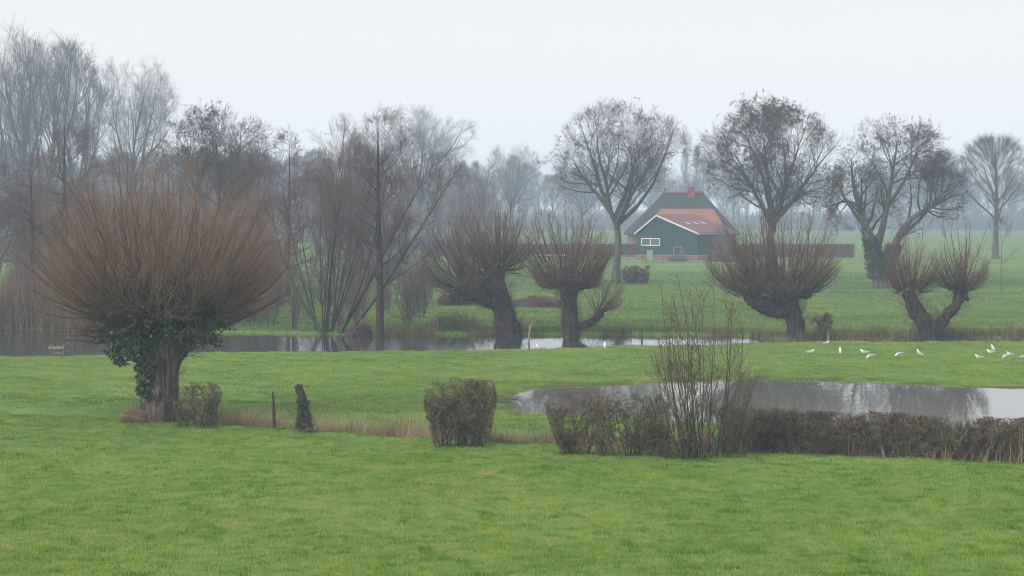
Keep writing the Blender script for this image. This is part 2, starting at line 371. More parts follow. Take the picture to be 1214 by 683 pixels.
# ------------------------------------------------------------------ grass blades
def blades(name, n, Y0, Y1, hgt, wid, label, dens_pow=1.0, keep=None, mt='grass', tone=None, lean=.5, margin=.30, xr=None, yf=None):
    rg = np.random.default_rng(abs(hash(name)) % 1000 if False else sum(map(ord, name)))
    y = Y0+(Y1-Y0)*rg.random(n)**dens_pow
    if xr is None: x = (rg.random(n)*2-1)*y*margin
    else: x = xr[0]+(xr[1]-xr[0])*rg.random(n)
    if yf is not None: y = yf(x)+Y0+(Y1-Y0)*rg.random(n)
    if keep is not None:
        k = keep(x, y, rg); x, y = x[k], y[k]
    z = height(x, y); k = (z > -.13) if keep is None else np.ones(len(x), bool); x, y, z = x[k], y[k], z[k]; n = len(x)
    a = rg.uniform(0, 6.283, n); h = hgt*(rg.uniform(.5, 1.3, n) if mt.startswith('grass') else rg.uniform(.25, 1.7, n)*(.55+.9*vnoise(x, y, .28, 14)))*(.6+.9*vnoise(x, y, .5, 11))*(1+.6*sstep(.68, .85, vnoise(x*.6, y, .22, 12))); w = wid*rg.uniform(.7, 1.3, n)
    wx, wy = np.cos(a)*w/2, np.sin(a)*w/2; l = lean*h*rg.random(n); b = rg.uniform(0, 6.283, n)
    V = np.empty((n, 3, 3)); V[:, 0] = np.stack([x-wx, y-wy, z-.01], 1); V[:, 1] = np.stack([x+wx, y+wy, z-.01], 1)
    V[:, 2] = np.stack([x+np.cos(b)*l, y+np.sin(b)*l, z+h], 1)
    if tone is None:
        t = .26+.20*(vnoise(x, y, 7, 21)-.5)+.32*(vnoise(x, y, 1.3, 22)-.5)+.5*(vnoise(x, y, .30, 23)-.5)+.35*(vnoise(x, y, .12, 24)-.5)+rg.normal(0, .14, n)+.25*(rg.random(n) < .12)+.24+.12*sstep(.62, .85, vnoise(x, y, 2.6, 27))-.28*sstep(.66, .8, vnoise(x*.6, y, .22, 12))
    else: t = tone(x, y, rg)
    t = np.clip(t, 0, 1)
    T = np.repeat(t, 3).reshape(n, 3); T[:, 2] = np.clip(T[:, 2]+.08, 0, 1)
    me = rawmesh(name, V.reshape(-1, 3), [np.arange(3*n).reshape(-1, 3)], T.ravel(), smooth=False)
    o = link(name, me, M[mt]); tag(o, label, 'grass', kind='stuff'); return o
def front(x, y, rg): return y < ditchY(x)-.4
def mead(x, y, rg):
    d = y-ditchY(x); ok = (d > .3) & (y < nearY(x)+.3)
    z = height(x, y); return ok & ((z > -.02) | ((rg.random(len(x)) < .5) & (z > -.055)))
blades('pasture_grass', 700000, 33, 66, .050, .010, 'short green pasture grass across the foreground field', 1.0, front)
def mtone(x, y, rg):
    wet = sstep(5, 1.5, y-ditchY(x))
    z = height(x, y)
    return .42+.42*(vnoise(x, y, 8, 31)-.5)+.5*(vnoise(x, y, 1.8, 32)-.5)+.4*(vnoise(x, y, .6, 33)-.5)+rg.normal(0, .13, len(x))+.2*(rg.random(len(x)) < .12)-.2*sstep(.66, .8, vnoise(x*.6, y, .22, 12))-.22*wet+.10*sstep(75, 92, y)
blades('meadow_grass', 620000, 50, 100.5, .048, .016, 'short grass of the meadow between the hedges and the creek', 1.0, mead, tone=mtone)
def farb(x, y, rg): return y > farY(x)-.6
def ftone(x, y, rg): return .30+.45*(vnoise(x, y, 12, 41)-.5)+.4*(vnoise(x, y, 2.5, 42)-.5)+rg.normal(0, .12, len(x))-.16*sstep(8, 1, y-farY(x))
blades('bank_grass', 420000, 102, 215, .10, .035, 'green grass on the fields beyond the creek', 1.5, farb, tone=ftone, margin=.29, mt='grass_far')
# (ditch grass follows)
def dk(x, y, rg):
    d = y-ditchY(x); dn = .38+.62*sstep(.4, .7, vnoise(x, y, 1.1, 51))
    return (np.abs(d+.15) < .95*rg.random(len(x))**.6) & (x > X(140, 62)) & (rg.random(len(x)) < dn*(1-.6*sstep(X(860, 53), X(890, 53), x)))
def dt(x, y, rg): return .48+.6*(vnoise(x, y, .7, 52)-.4)+rg.normal(0, .2, len(x))
def fan_blades(name, n, Y0, Y1, hgt, wid, label, keep, mt, tone, lean, xr, yf): return blades(name, n, Y0, Y1, hgt, wid, label, 1.0, keep, mt, tone, lean, .3, xr, yf)
fan_blades('dry_grass', 150000, -1.1, 1.0, .36, .013, 'long brown dead grass along the near ditch', dk, 'dry', dt, .9, (-13.5, 17), ditchY)
def rk(x, y, rg):
    d = y-farY(x); return (d > -.9) & (d < .5) & (vnoise(x, y, 1.5, 61)+.15*sstep(8, 14, x) > .50) & (rg.random(len(x)) < .8)
fan_blades('bank_sedge', 14000, -.9, .3, .36, .03, 'tufts of pale dead sedge at the foot of the far bank', rk, 'dry', lambda x, y, rg: .35+rg.normal(0, .2, len(x))-.1, .8, (-8, 32), farY)
def rk2(x, y, rg):
    d = y-farY(x); return (d > -.8) & (d < 3.5) & (rg.random(len(x)) < .25+.75*(vnoise(x, y, .9, 63) > .45))
fan_blades('reed_bed', 26000, -.8, 3.5, 1.5, .035, 'tall brown dead reeds on the far bank at the left edge', rk2, 'reed', lambda x, y, rg: .35+rg.normal(0, .2, len(x)), .25, (-36, -20), farY)

# ------------------------------------------------------------------ gnarly trunks (union of tubes, remeshed, furrowed)
def gnarl(name, paths, blobs, voxel, seed, furrow=.05, base=(0, 0, 0)):
    """paths: arrays (n,4) of x,y,z,r in world; blobs: (x,y,z,rx,ry,rz)"""
    A = Acc(); base = np.asarray(base)
    for p in paths:
        q = poly(p, 18); P = q[None, :, :3]-base; R = q[None, :, 3]
        V, Qd = tube_arrays(P, R, 14); A.add(V, Qd, 0.0)
        for e, flip in ((0, 1), (17, 0)):       # caps
            ring = np.arange(14)+e*14; cpt = P[0, e]; dirn = unit(P[0, e]-P[0, 1 if e == 0 else 16])
            V2 = np.concatenate([V[ring], [cpt+dirn*R[0, e]*.35]]); tri = np.array([[i, (i+1) % 14, 14] for i in range(14)])
            if flip: tri = tri[:, ::-1]
            A.add(V2, tri, 0.0)
    th = np.linspace(0, math.pi, 9); ph = np.arange(14)*2*math.pi/14
    for b in blobs:
        V = np.array([[math.sin(t)*math.cos(p), math.sin(t)*math.sin(p), math.cos(t)] for t in th for p in ph])*np.array(b[3:6])+np.array(b[:3])-base
        Qd = np.array([[i*14+j, (i+1)*14+j, (i+1)*14+(j+1) % 14, i*14+(j+1) % 14] for i in range(8) for j in range(14)]); A.add(V, Qd, 0.0)
    me = A.mesh(name); o = bpy.data.objects.new('tmp', me); C.objects.link(o)
    md = o.modifiers.new('r', 'REMESH'); md.mode = 'VOXEL'; md.voxel_size = voxel
    sm = o.modifiers.new('s', 'SMOOTH'); sm.iterations = 4; sm.factor = .6
    dg = bpy.context.evaluated_depsgraph_get(); me2 = bpy.data.meshes.new_from_object(o.evaluated_get(dg))
    bpy.data.objects.remove(o); me2.name = name
    n = len(me2.vertices); co = np.empty(n*3, np.float32); me2.vertices.foreach_get('co', co); co = co.reshape(-1, 3)
    no = np.empty(n*3, np.float32); me2.vertices.foreach_get('normal', no); no = no.reshape(-1, 3)
    x, y, z = co.T; ang = np.arctan2(y, x)
    d = furrow*1.5*(2*np.abs(vnoise(x*3.5+seed+y, y*3.5+z*.55, .45, seed)-.5)-.45)+furrow*1.6*(vnoise(x+y*.7+seed, z, .55, seed+1)-.5)+furrow*.5*(vnoise(x*2+seed, z+y, .12, seed+2)-.5)
    co = co+no*d[:, None]; me2.vertices.foreach_set('co', co.astype(np.float32).ravel()); me2.polygons.foreach_set('use_smooth', np.ones(len(me2.polygons), bool)); me2.update()
    return me2, co, no

def pollard(px, py, Y, label, paths, blobs, heads, seed, twig='twig_mid', bark='bark_dark', voxel=.05, group=None, name='pollard_willow', ivy=None, tw=.006, sub=(9, .85), furrow=.085, extra=None):
    """heads: dict(c, r, n, env=(c, r), L, down) - all in photo pixels at depth Y"""
    rg = np.random.default_rng(seed); s = Y/F; b = W(px, py, Y); b[2] = min(b[2], gz(b[0], b[1])+.05)
    root = thing(name, b, label, 'tree', group)
    fat = 1.0 if Y < 80 else .64
    pw = [np.array([[*(W(q[0], q[1], Y)+np.array([0, q[3] if len(q) > 3 else 0, 0])), q[2]*s*fat] for q in p]) for p in paths]
    for p in pw:
        if p[0, 2] < b[2]+.5: p[0, 2] = b[2]-.25
    bw = [(*(W(q[0], q[1], Y)+np.array([0, q[4] if len(q) > 4 else 0, 0])), q[2]*s*fat, q[2]*s*.85*fat, q[3]*s*fat) for q in blobs]
    me, co, no = gnarl(name+'_trunk', pw, bw, voxel, seed, furrow, b)
    link('trunk', me, M[bark], root)
    A = Acc()
    for h in heads:
        c = W(h['c'][0], h['c'][1], Y); r = np.array([h['r'][0]*s, h.get('ry', h['r'][0]*.85)*s, h['r'][1]*s])
        n = h['n']; v = unit(rg.normal(size=(n*3, 3))); v = v[v[:, 2] > h.get('down', -.25)][:n]
        p0 = c+v*r*.9; tilt = np.array(h.get('tilt', (0, 0, 0)))
        d = unit(v*np.array([1.15, 1.15, .8])+np.array([0, 0, h.get('lift', .35)])+tilt+rg.normal(0, .40 if Y < 80 else .5, v.shape))
        L = h['L']*s*rg.uniform(.3, 1.08, len(v))**.8; ec = W(h['env'][0], h['env'][1], Y); er = np.array([h['env'][2]*s, h['env'][2]*s*h.get('ed', .9), h['env'][3]*s])
        env = ell(ec, er, seed+3)
        r0 = rg.uniform(.5, 1.0, len(v))**1.5*h.get('w', .035)+.007
        P, R = grow(rg, p0, d, L, r0, tw, 11, h.get('wan', .05), h.get('up', .075)); P, R = clip_env(P, R, env)
        A.tubes(P, R, 4, rg.uniform(0, .25, len(P)), rg.uniform(.2, .75, len(P)))
        P2, R2 = spawn(rg, P, R, sub[0], (.12, .97), 31, 12, sub[1], .55, tw, 6, .05, .07, .45, env, .85)
        A.tubes(P2, R2, 3, rg.uniform(.15, .5, len(P2)), rg.uniform(.55, 1, len(P2)))
        P3, R3 = spawn(rg, P2, R2, 3 if Y > 80 else 2, (.2, .95), 26, 9, sub[1]*.55, .7, tw*.85, 4, .05, .05, .3, env)
        A.tubes(P3, R3, 3, .6, rg.uniform(.8, 1, len(P3)))
    if extra: extra(A, rg, s)
    # epicormic shoots all over the old wood
    m_ = len(co); k_ = rg.permutation(m_)[:420 if Y > 80 else 260]; k_ = k_[co[k_, 2] > .5]
    P4, R4 = grow(rg, (co+b)[k_], unit(no[k_]+rg.normal(0, .4, (len(k_), 3))+np.array([0, 0, .6])), rg.uniform(.2, .8, len(k_)), .008, .004, 7, .10, .06)
    A.tubes(P4, R4, 3, .1, .7)
    P5, R5 = spawn(rg, P4, R4, 4, (.2, 1), 35, 12, .35, .7, .0045, 4, .08, .04); A.tubes(P5, R5, 3, .3, .9)
    link('crown', A.mesh('crown', off=b), M[twig], root)
    if ivy is not None:
        sel = ivy(co+b, no); hz_ = np.where(co[:, 2] > 2.15, rg.random(len(co))**1.2*.6, .02)[:, None]; pts = (co+no*(.03+hz_))[sel]; pts = pts[rg.permutation(len(pts))[:24000]]
        V, Qd, t = cards(rg, pts, 2, .05, .062, .3, 1.5); IA = Acc(); IA.add(V, Qd, np.clip(t*.6+.45*np.repeat(np.repeat(vnoise(pts[:, 0]+pts[:, 1], pts[:, 2], .5, 5), 2), 4), 0, 1))
        link('ivy', IA.mesh('ivy', smooth=False), M['ivy'], root)
    return root
WG = 'old pollard willows along the creek'
# big willow in the meadow
def big_extra(A, rg, s):
    Y = 62
    for pts in ([(158, 388, 3.5), (135, 398, 2.2), (112, 392, 1.6), (88, 388, 1.0)], [(150, 400, 2.5), (120, 408, 1.3), (92, 402, .9), (62, 404, .4)], [(232, 385, 3), (275, 372, 2.2), (318, 345, 1.2), (338, 320, .5)],
                [(245, 392, 2.4), (290, 378, 1.5), (325, 358, .8), (345, 344, .4)], [(120, 395, 2.6), (104, 398, 2.0), (106, 390, 1.4), (112, 386, .8)]):
        q = poly([[*(W(a, b_, Y)), r*s] for a, b_, r in pts], 9); q[:, 1] += rg.uniform(-.5, -.1)
        A.tubes(q[None, :, :3], q[None, :, 3], 6, .1, .3)
        P2, R2 = spawn(rg, q[None, :, :3], q[None, :, 3], 16, (.3, 1), 50, 20, .9, .4, .006, 6, .09, .03, .2)
        A.tubes(P2, R2, 3, .2, .7)
    # thin hanging shoots under the head
    p0 = W(190, 395, Y)+np.stack([rg.uniform(-1.6, 1.8, 60), rg.uniform(-.9, -.1, 60), rg.uniform(-.1, .3, 60)], 1)
    d = np.stack([rg.normal(0, .8, 60), rg.normal(-.3, .4, 60), rg.normal(.0, .4, 60)], 1)
    P, R = grow(rg, p0, d, rg.uniform(.6, 1.9, 60), .010, .004, 9, .12, -.06); A.tubes(P, R, 3, .1, .5)
def ivy_big(p, n):
    c = W(183, 385, 62); q = np.abs(p[:, 0]-c[0]-.1*np.sin(p[:, 2]*5)); head = (p[:, 2] > c[2]-.55+.3*vnoise(p[:, 0], p[:, 1], .4, 3)) & (vnoise(p[:, 0]+p[:, 1], p[:, 2], .5, 8) > .22)
    left = (p[:, 0] < W(184, 0, 62)[0]+.15*vnoise(p[:, 2], p[:, 1], .3)) & (p[:, 0] > W(168, 0, 62)[0]-1) & (p[:, 2] > W(0, 470, 62)[2]) & (vnoise(p[:, 2], p[:, 0], .3, 8) > .35)
    return (head & (p[:, 0] > W(135, 0, 62)[0])) | left
pollard(190, 499, 62, 'big nearest pollard willow with ivy on its head and russet fan of shoots', 
    [[(188, 502, 25), (190, 480, 23), (191, 450, 22), (190, 425, 25), (190, 395, 26)], [(192, 440, 13), (203, 418, 15), (222, 398, 17), (238, 378, 16)],
     [(183, 432, 11), (168, 408, 15), (158, 388, 17), (150, 372, 15)], [(165, 400, 9), (140, 398, 8), (122, 394, 6), (110, 398, 4)], [(200, 500, 9), (196, 470, 9), (198, 430, 9)]],
    [(188, 378, 34, 24, 0), (238, 372, 22, 20, -.2), (150, 372, 22, 20, -.1), (176, 352, 16, 12, -.2), (210, 360, 20, 14), (128, 398, 9, 6), (172, 497, 14, 8, 0)],
    [dict(c=(190, 375), r=(60, 26), n=330, env=(184, 288, 162, 138), L=285, down=-.35, ed=1.0, w=.030),
     dict(c=(150, 375), r=(28, 20), n=120, env=(150, 322, 132, 98), L=165, down=-.3, tilt=(-.5, 0, -.15), w=.03),
     dict(c=(236, 372), r=(28, 20), n=120, env=(220, 322, 128, 98), L=160, down=-.3, tilt=(.5, 0, -.1), w=.03)],
    3, 'twig_red', 'bark_willow', .04, None, ivy=ivy_big, sub=(8, 1.15), furrow=.10, extra=big_extra, tw=.0032)
# pollards on the far bank
pollard(604, 399, 106, 'leaning pollard willow with a bulky drooping head over the creek, left of the stub-armed pollard',
    [[(612, 404, 18), (606, 386, 16), (598, 362, 15), (590, 338, 14), (583, 320, 13)], [(590, 362, 11), (573, 350, 16), (556, 345, 16), (540, 350, 11)], [(600, 402, 9), (594, 385, 10), (592, 360, 10)]],
    [(590, 322, 17, 14), (558, 345, 22, 19), (575, 340, 18, 18), (540, 352, 14, 10), (611, 400, 17, 7)],
    [dict(c=(590, 325), r=(18, 18), n=110, env=(585, 290, 70, 62), L=105, down=-.1, w=.03), dict(c=(556, 345), r=(26, 20), n=125, env=(556, 300, 70, 70), L=100, down=-.2, tilt=(-.35, 0, 0), w=.03)],
    11, group=WG, tw=.0045, sub=(8, .9))
def stub_extra(A, rg, s):
    Y = 105
    for pts in ([(600, 0, 0)],): pass
pollard(678, 401, 105, 'upright pollard willow with one stub arm reaching right over the creek',
    [[(678, 410, 16), (677, 390, 15), (675, 365, 15), (674, 345, 17), (674, 335, 17)], [(682, 392, 8), (694, 386, 7.5), (706, 379, 6.5), (712, 370, 6)]],
    [(674, 340, 22, 16), (660, 335, 13, 11), (690, 338, 13, 11), (710, 374, 7, 6), (678, 402, 18, 6)],
    [dict(c=(674, 338), r=(26, 16), n=190, env=(672, 292, 62, 66), L=112, down=-.35, w=.03), dict(c=(710, 370), r=(6, 5), n=26, env=(720, 350, 26, 28), L=50, down=0, tilt=(.5, 0, 0), w=.025)],
    12, group=WG, tw=.0045, sub=(9, .9))
pollard(942, 401, 103.5, 'stout pollard willow with a broad head leaning left, beside a small bush',
    [[(945, 408, 18), (944, 390, 17), (940, 370, 17), (934, 355, 18), (930, 345, 18)], [(935, 372, 12), (915, 368, 14), (898, 362, 12), (886, 352, 10)]],
    [(932, 352, 28, 16), (955, 348, 12, 11), (905, 360, 20, 14), (890, 350, 15, 12), (975, 402, 10, 3), (944, 402, 19, 6)],
    [dict(c=(930, 345), r=(34, 16), n=190, env=(925, 292, 80, 70), L=125, down=-.3, w=.032), dict(c=(890, 350), r=(20, 14), n=85, env=(882, 315, 50, 54), L=85, down=-.3, tilt=(-.4, 0, 0), w=.03)],
    13, group=WG, tw=.0045, sub=(9, .9), twig='twig_mid')
pollard(1103, 402, 102.5, 'forked V-shaped pollard willow with a tuft of shoots on each arm',
    [[(1104, 408, 20), (1101, 392, 18), (1092, 376, 14), (1082, 362, 13), (1079, 350, 12)], [(1106, 404, 14), (1110, 390, 11), (1124, 374, 10), (1136, 358, 10), (1138, 346, 9)]],
    [(1079, 350, 14, 9), (1138, 346, 13, 9), (1147, 354, 5, 4), (1103, 402, 22, 6)],
    [dict(c=(1079, 347), r=(14, 9), n=95, env=(1082, 305, 40, 52), L=88, down=-.05, w=.03), dict(c=(1138, 345), r=(12, 8), n=75, env=(1139, 305, 40, 58), L=92, down=0, w=.035)],
    14, group=WG, tw=.0045, sub=(7, .8))

# ------------------------------------------------------------------ bare trees
def limbs(A, rg, P, R, levels, env):
    fine = None
    for k, lv in enumerate(levels):
        P, R = spawn(rg, P, R, lv['n'], lv.get('t', (.2, 1)), lv['a'], lv.get('asd', 12), lv['L'], lv.get('q', .6), lv['r'], lv.get('K', 5), lv.get('wan', .12), lv.get('up', .04), lv.get('tp', .4), env, lv.get('b', .8))
        if not len(P): break
        t0 = k/len(levels); A.tubes(P, R, lv.get('s', 3), t0, min(1, t0+1/len(levels))); fine = P
    return fine
def bare_tree(Hh, kind, seed, rt):
    """returns (trunk mesh, crown mesh, fine tips) with base at the origin, height Hh"""
    rg = np.random.default_rng(seed); T = Acc(); A = Acc()
    tr = .022*Hh
    if kind == 'round':
        hw = .42*Hh; top = .36*Hh
        q = poly([(0, 0, -.3, tr*1.5), (0, 0, .06*Hh, tr), (.02*Hh, .01*Hh, .22*Hh, tr*.85), (.0, 0, top, tr*.7)], 12); P, R = q[None, :, :3], q[None, :, 3]
        T.tubes(P, R, 9, 0, .1); env = ell((0, 0, .62*Hh), (hw, hw*.9, .385*Hh), seed)
        L1, r1 = grow(rg, np.repeat(q[-1:, :3], 7, 0)-np.array([0, 0, 1])*rg.uniform(0, .08*Hh, 7)[:, None], np.stack([np.cos(np.arange(7)*2.4), np.sin(np.arange(7)*2.4), rg.uniform(.6, 2.2, 7)], 1), .6*Hh*rg.uniform(.75, 1.1, 7), tr*.6, rt*2, 9, .10, .07)
        L1, r1 = clip_env(L1, r1, env); A.tubes(L1, r1, 6, 0, .2)
        lv = [dict(n=9, a=42, L=.30*Hh, r=rt*1.5, K=7, s=4, t=(.12, 1), up=.06), dict(n=8, a=42, L=.17*Hh, r=rt*1.2, t=(.15, 1), up=.05), dict(n=7, a=40, L=.09*Hh, r=rt, K=4, up=.05), dict(n=3, a=35, L=.045*Hh, r=rt*.9, K=3, up=.03)]
        f = limbs(A, rg, L1, r1, lv, env)
    elif kind == 'upswept':
        q = poly([(0, 0, -.3, tr*1.3), (0, 0, .2*Hh, tr), (.015*Hh, 0, .55*Hh, tr*.6), (0, .01*Hh, .97*Hh, rt*1.5)], 16); P, R = q[None, :, :3], q[None, :, 3]
        T.tubes(P, R, 8, 0, .3); env = ell((0, 0, .56*Hh), (.21*Hh, .2*Hh, .45*Hh), seed, .2)
        lv = [dict(n=34, a=30, L=.42*Hh, r=rt*1.8, K=8, s=4, t=(.16, .97), up=.07, tp=.6, wan=.06, q=.5), dict(n=10, a=27, L=.16*Hh, r=rt*1.2, K=5, up=.06, wan=.06), dict(n=7, a=26, L=.075*Hh, r=rt, K=4, up=.05), dict(n=3, a=26, L=.04*Hh, r=rt*.9, K=3, up=.05)]
        f = limbs(A, rg, P, R, lv, env)
    elif kind == 'fan':      # broom-like crown on a clear stem
        q = poly([(0, 0, -.3, tr*1.1), (0, 0, .1*Hh, tr*.85), (.01*Hh, 0, .5*Hh, tr*.5), (0, .01*Hh, .95*Hh, rt*2)], 16); P, R = q[None, :, :3], q[None, :, 3]
        T.tubes(P, R, 8, 0, .3); env = ell((0, 0, .62*Hh), (.285*Hh, .27*Hh, .39*Hh), seed, .06)
        lv = [dict(n=38, a=38, asd=7, L=.50*Hh, r=rt*1.8, K=8, s=4, t=(.27, .95), up=.05, tp=.55, wan=.03, q=.45), dict(n=9, a=25, L=.2*Hh, r=rt*1.2, K=5, up=.05, wan=.04), dict(n=7, a=25, L=.09*Hh, r=rt, K=4, up=.05, wan=.05), dict(n=3, a=26, L=.04*Hh, r=rt*.9, K=3, up=.05)]
        f = limbs(A, rg, P, R, lv, env)
    elif kind == 'alder':    # straight stem, fine spreading branches
        q = poly([(0, 0, -.3, tr*.8), (.004*Hh, 0, .3*Hh, tr*.62), (-.008*Hh, 0, .6*Hh, tr*.42), (.0, .01*Hh, .99*Hh, rt*1.2)], 18); P, R = q[None, :, :3], q[None, :, 3]
        T.tubes(P, R, 8, 0, .3); env = ell((0, 0, .56*Hh), (.27*Hh, .25*Hh, .46*Hh), seed, .25)
        lv = [dict(n=34, a=62, asd=12, L=.34*Hh, r=rt*1.6, K=8, s=4, t=(.18, .98), up=.05, tp=.65, wan=.07, q=.36), dict(n=8, a=42, L=.12*Hh, r=rt*1.1, K=5, up=.03), dict(n=6, a=40, L=.06*Hh, r=rt, K=4, up=.03), dict(n=3, a=36, L=.03*Hh, r=rt*.9, K=3)]
        f = limbs(A, rg, P, R, lv, env)
    elif kind == 'sapling':
        q = poly([(0, 0, -.2, .05), (.05, 0, .3*Hh, .042), (-.05, 0, .45*Hh, .032), (.1, .0, .96*Hh, .008)], 14); P, R = q[None, :, :3], q[None, :, 3]
        T.tubes(P, R, 6, 0, .3); env = ell((0, 0, .64*Hh), (.3*Hh, .28*Hh, .38*Hh), seed, .2)
        f = limbs(A, rg, P, R, [dict(n=15, a=42, L=.42*Hh, r=rt*1.6, K=7, s=4, t=(.36, .95), up=.05, tp=.5, wan=.06, q=.6), dict(n=7, a=36, L=.15*Hh, r=rt, K=5, up=.05), dict(n=4, a=36, L=.07*Hh, r=rt*.8, K=4, up=.05)], env)
    elif kind == 'vase':     # a few long forking stems
        n = 7; az = np.arange(n)*2.4+rg.uniform(0, .6, n); sp = rg.uniform(.04, .32, n)
        q = poly([(0, 0, -.3, tr*1.2), (0, 0, .08*Hh, tr), (0, 0, .16*Hh, tr*.9)], 6); T.tubes(q[None, :, :3], q[None, :, 3], 8, 0, .2)
        d = np.stack([np.cos(az)*sp, np.sin(az)*sp, np.ones(n)], 1); p0 = np.repeat([[0, 0, .13*Hh]], n, 0)
        P, R = grow(rg, p0, d, Hh*rg.uniform(.66, .85, n), tr*.42, rt*1.4, 14, .045, .03); A.tubes(P, R, 6, 0, .2); env = ell((0, 0, .58*Hh), (.27*Hh, .25*Hh, .44*Hh), seed, .35)
        lv = [dict(n=9, a=26, L=.36*Hh, r=rt*1.6, K=9, s=4, t=(.12, .95), up=.05, tp=.5, wan=.05, q=.5), dict(n=8, a=27, L=.16*Hh, r=rt*1.2, K=6, up=.05, wan=.06), dict(n=6, a=28, L=.075*Hh, r=rt, K=4, up=.05), dict(n=2, a=26, L=.04*Hh, r=rt*.9, K=3, up=.05)]
        f = limbs(A, rg, P, R, lv, env)
    elif kind == 'multi':    # many stems from one stool
        n = 13; az = rg.uniform(0, 6.28, n); sp = rg.uniform(.12, .62, n)
        d = np.stack([np.cos(az)*sp, np.sin(az)*sp*.8, np.ones(n)], 1); p0 = np.stack([np.cos(az)*.5, np.sin(az)*.4, np.full(n, -.2)], 1)
        P, R = grow(rg, p0, d, Hh*rg.uniform(.72, 1.04, n)/np.sqrt(1+sp*sp*.3), tr*.20, rt*1.3, 12, .035, .02)
        T.tubes(P, R, 7, 0, .3); env = ell((0, 0, .52*Hh), (.44*Hh, .36*Hh, .52*Hh), seed, .25)
        lv = [dict(n=17, a=34, L=.30*Hh, r=rt*1.4, K=7, s=3, t=(.08, .98), up=.05, tp=.5, wan=.06, q=.5), dict(n=8, a=34, L=.11*Hh, r=rt, K=5, up=.04), dict(n=5, a=34, L=.05*Hh, r=rt, K=3, up=.04)]
        f = limbs(A, rg, P, R, lv, env)
    V = np.concatenate(A.V); top = V[:, 2].max(); 
    return T.mesh('trunk'), A.mesh('crown'), f, top
protos = {}
def put_tree(name, key, px, py, Y, top, label, Hh=16, kind='round', seed=1, rt=.01, bark='bark_ash', twig='twig_grey', wide=1.0, rz=None, group=None, clumps=0, cat='tree'):
    if key not in protos:
        t, c, f, tp = bare_tree(Hh, kind, seed, rt)
        cl = None
        if clumps:
            rg = np.random.default_rng(seed+5); pts = f[:, -1]; w = vnoise(pts[:, 0]+pts[:, 1]*.7, pts[:, 2], 1.8, seed)
            pts = pts[(w > .48) & (rg.random(len(pts)) < clumps)]
            V, Qd, tt = cards(rg, pts, 5, .085, .068, .8, 1.4); CA = Acc(); CA.add(V, Qd, tt); cl = CA.mesh('dead_foliage', smooth=False)
        protos[key] = (t, c, cl, tp, M[bark], M[twig]); t.materials.append(M[bark]); c.materials.append(M[twig])
        if cl: cl.materials.append(M['dead_leaf'])
    t, c, cl, tp, _, _ = protos[key]
    x, z0 = X(px, Y), gz(X(px, Y), Y); hgt = CH-(top-HZ)/F*Y-z0; s = hgt/tp
    r = thing(name, (x, Y, z0), label, cat, group, (px*1.7) % 6.28 if rz is None else rz, s)
    r.scale = (s*wide, s*wide, s)
    for nm, me in (('trunk', t), ('crown', c), ('dead_foliage', cl)):
        if me is None: continue
        o = bpy.data.objects.new(nm, me); C.objects.link(o); o.parent = r
    return r
FT = 'bare trees fading in the mist'
# middle distance
put_tree('ash_tree', 'ashA', 730, 336, 179, 112, 'tall spreading bare tree with a curved trunk, left of the green barn', 16, 'round', 21, .0050, twig='twig_ash', wide=1.0, rz=.4, clumps=.10)
put_tree('ash_tree', 'ashB', 917, 345, 168, 107, 'broad bare tree hung with brown seed clumps, right of the barn behind the stout pollard', 16, 'round', 22, .0048, twig='twig_ash', wide=.98, rz=2.0, clumps=.42)
put_tree('linden_tree', 'fanA', 1180, 307, 272, 155, 'pale symmetrical bare tree with a fan of fine branches at the right edge', 17, 'fan', 23, .0070, twig='twig_grey', rz=0, wide=1.3)
put_tree('young_tree', 'young', 1187, 348, 160, 252, 'thin young bare sapling on the bank in front of the pale fan-shaped tree', 8, 'sapling', 24, .007, twig='twig_grey', wide=1.0)
put_tree('willow_shrub', 'multi', 383, 397, 107.5, 132, 'tall many-stemmed bare willow rising from one stool at the creek edge', 13, 'multi', 25, .0050, twig='twig_purple', bark='bark_dark', wide=.85, rz=.3)
put_tree('alder_tree', 'alderA', 450, 400, 105.5, 122, 'slim straight bare alder with one stem at the creek edge', 13, 'alder', 26, .005, twig='twig_purple', bark='bark_dark', rz=.9)
# the leaning stems right of the multi-stemmed willow
A = Acc(); rgx = np.random.default_rng(5); b = W(405, 398, 107); b[2] = gz(b[0], b[1])
for pts in ([(400, 400, 2.4), (430, 350, 2.0), (455, 300, 1.5), (480, 250, .9), (500, 215, .4)], [(402, 400, 2.2), (425, 345, 1.8), (440, 300, 1.3), (452, 250, .8), (458, 210, .4)], [(408, 400, 2.2), (450, 350, 1.9), (480, 300, 1.3), (510, 255, .8), (535, 215, .4)], [(385, 400, 2), (350, 350, 1.6), (330, 300, 1.1), (318, 255, .5)]):
    q = poly([[*(W(a, c_, 107)), r*107/F] for a, c_, r in pts], 12)[None]; q[0, :, :3] += np.linspace(0, 1, 12)[:, None]*np.array([0, rgx.uniform(-2, 2), 0])
    A.tubes(q[:, :, :3], q[:, :, 3], 6, 0, .3); limbs(A, rgx, q[:, :, :3], q[:, :, 3], [dict(n=16, a=38, L=2.8, r=.011, K=7, t=(.25, 1), up=.05, q=.4), dict(n=7, a=35, L=1.2, r=.009, K=5), dict(n=5, a=35, L=.55, r=.008, K=3)], None)
rt_ = thing('willow_shrub', b, 'leaning bare stems fanning low over the bank between the many-stemmed willow and the alder', 'tree'); link('crown', A.mesh('crown', off=b), M['twig_purple'], rt_)

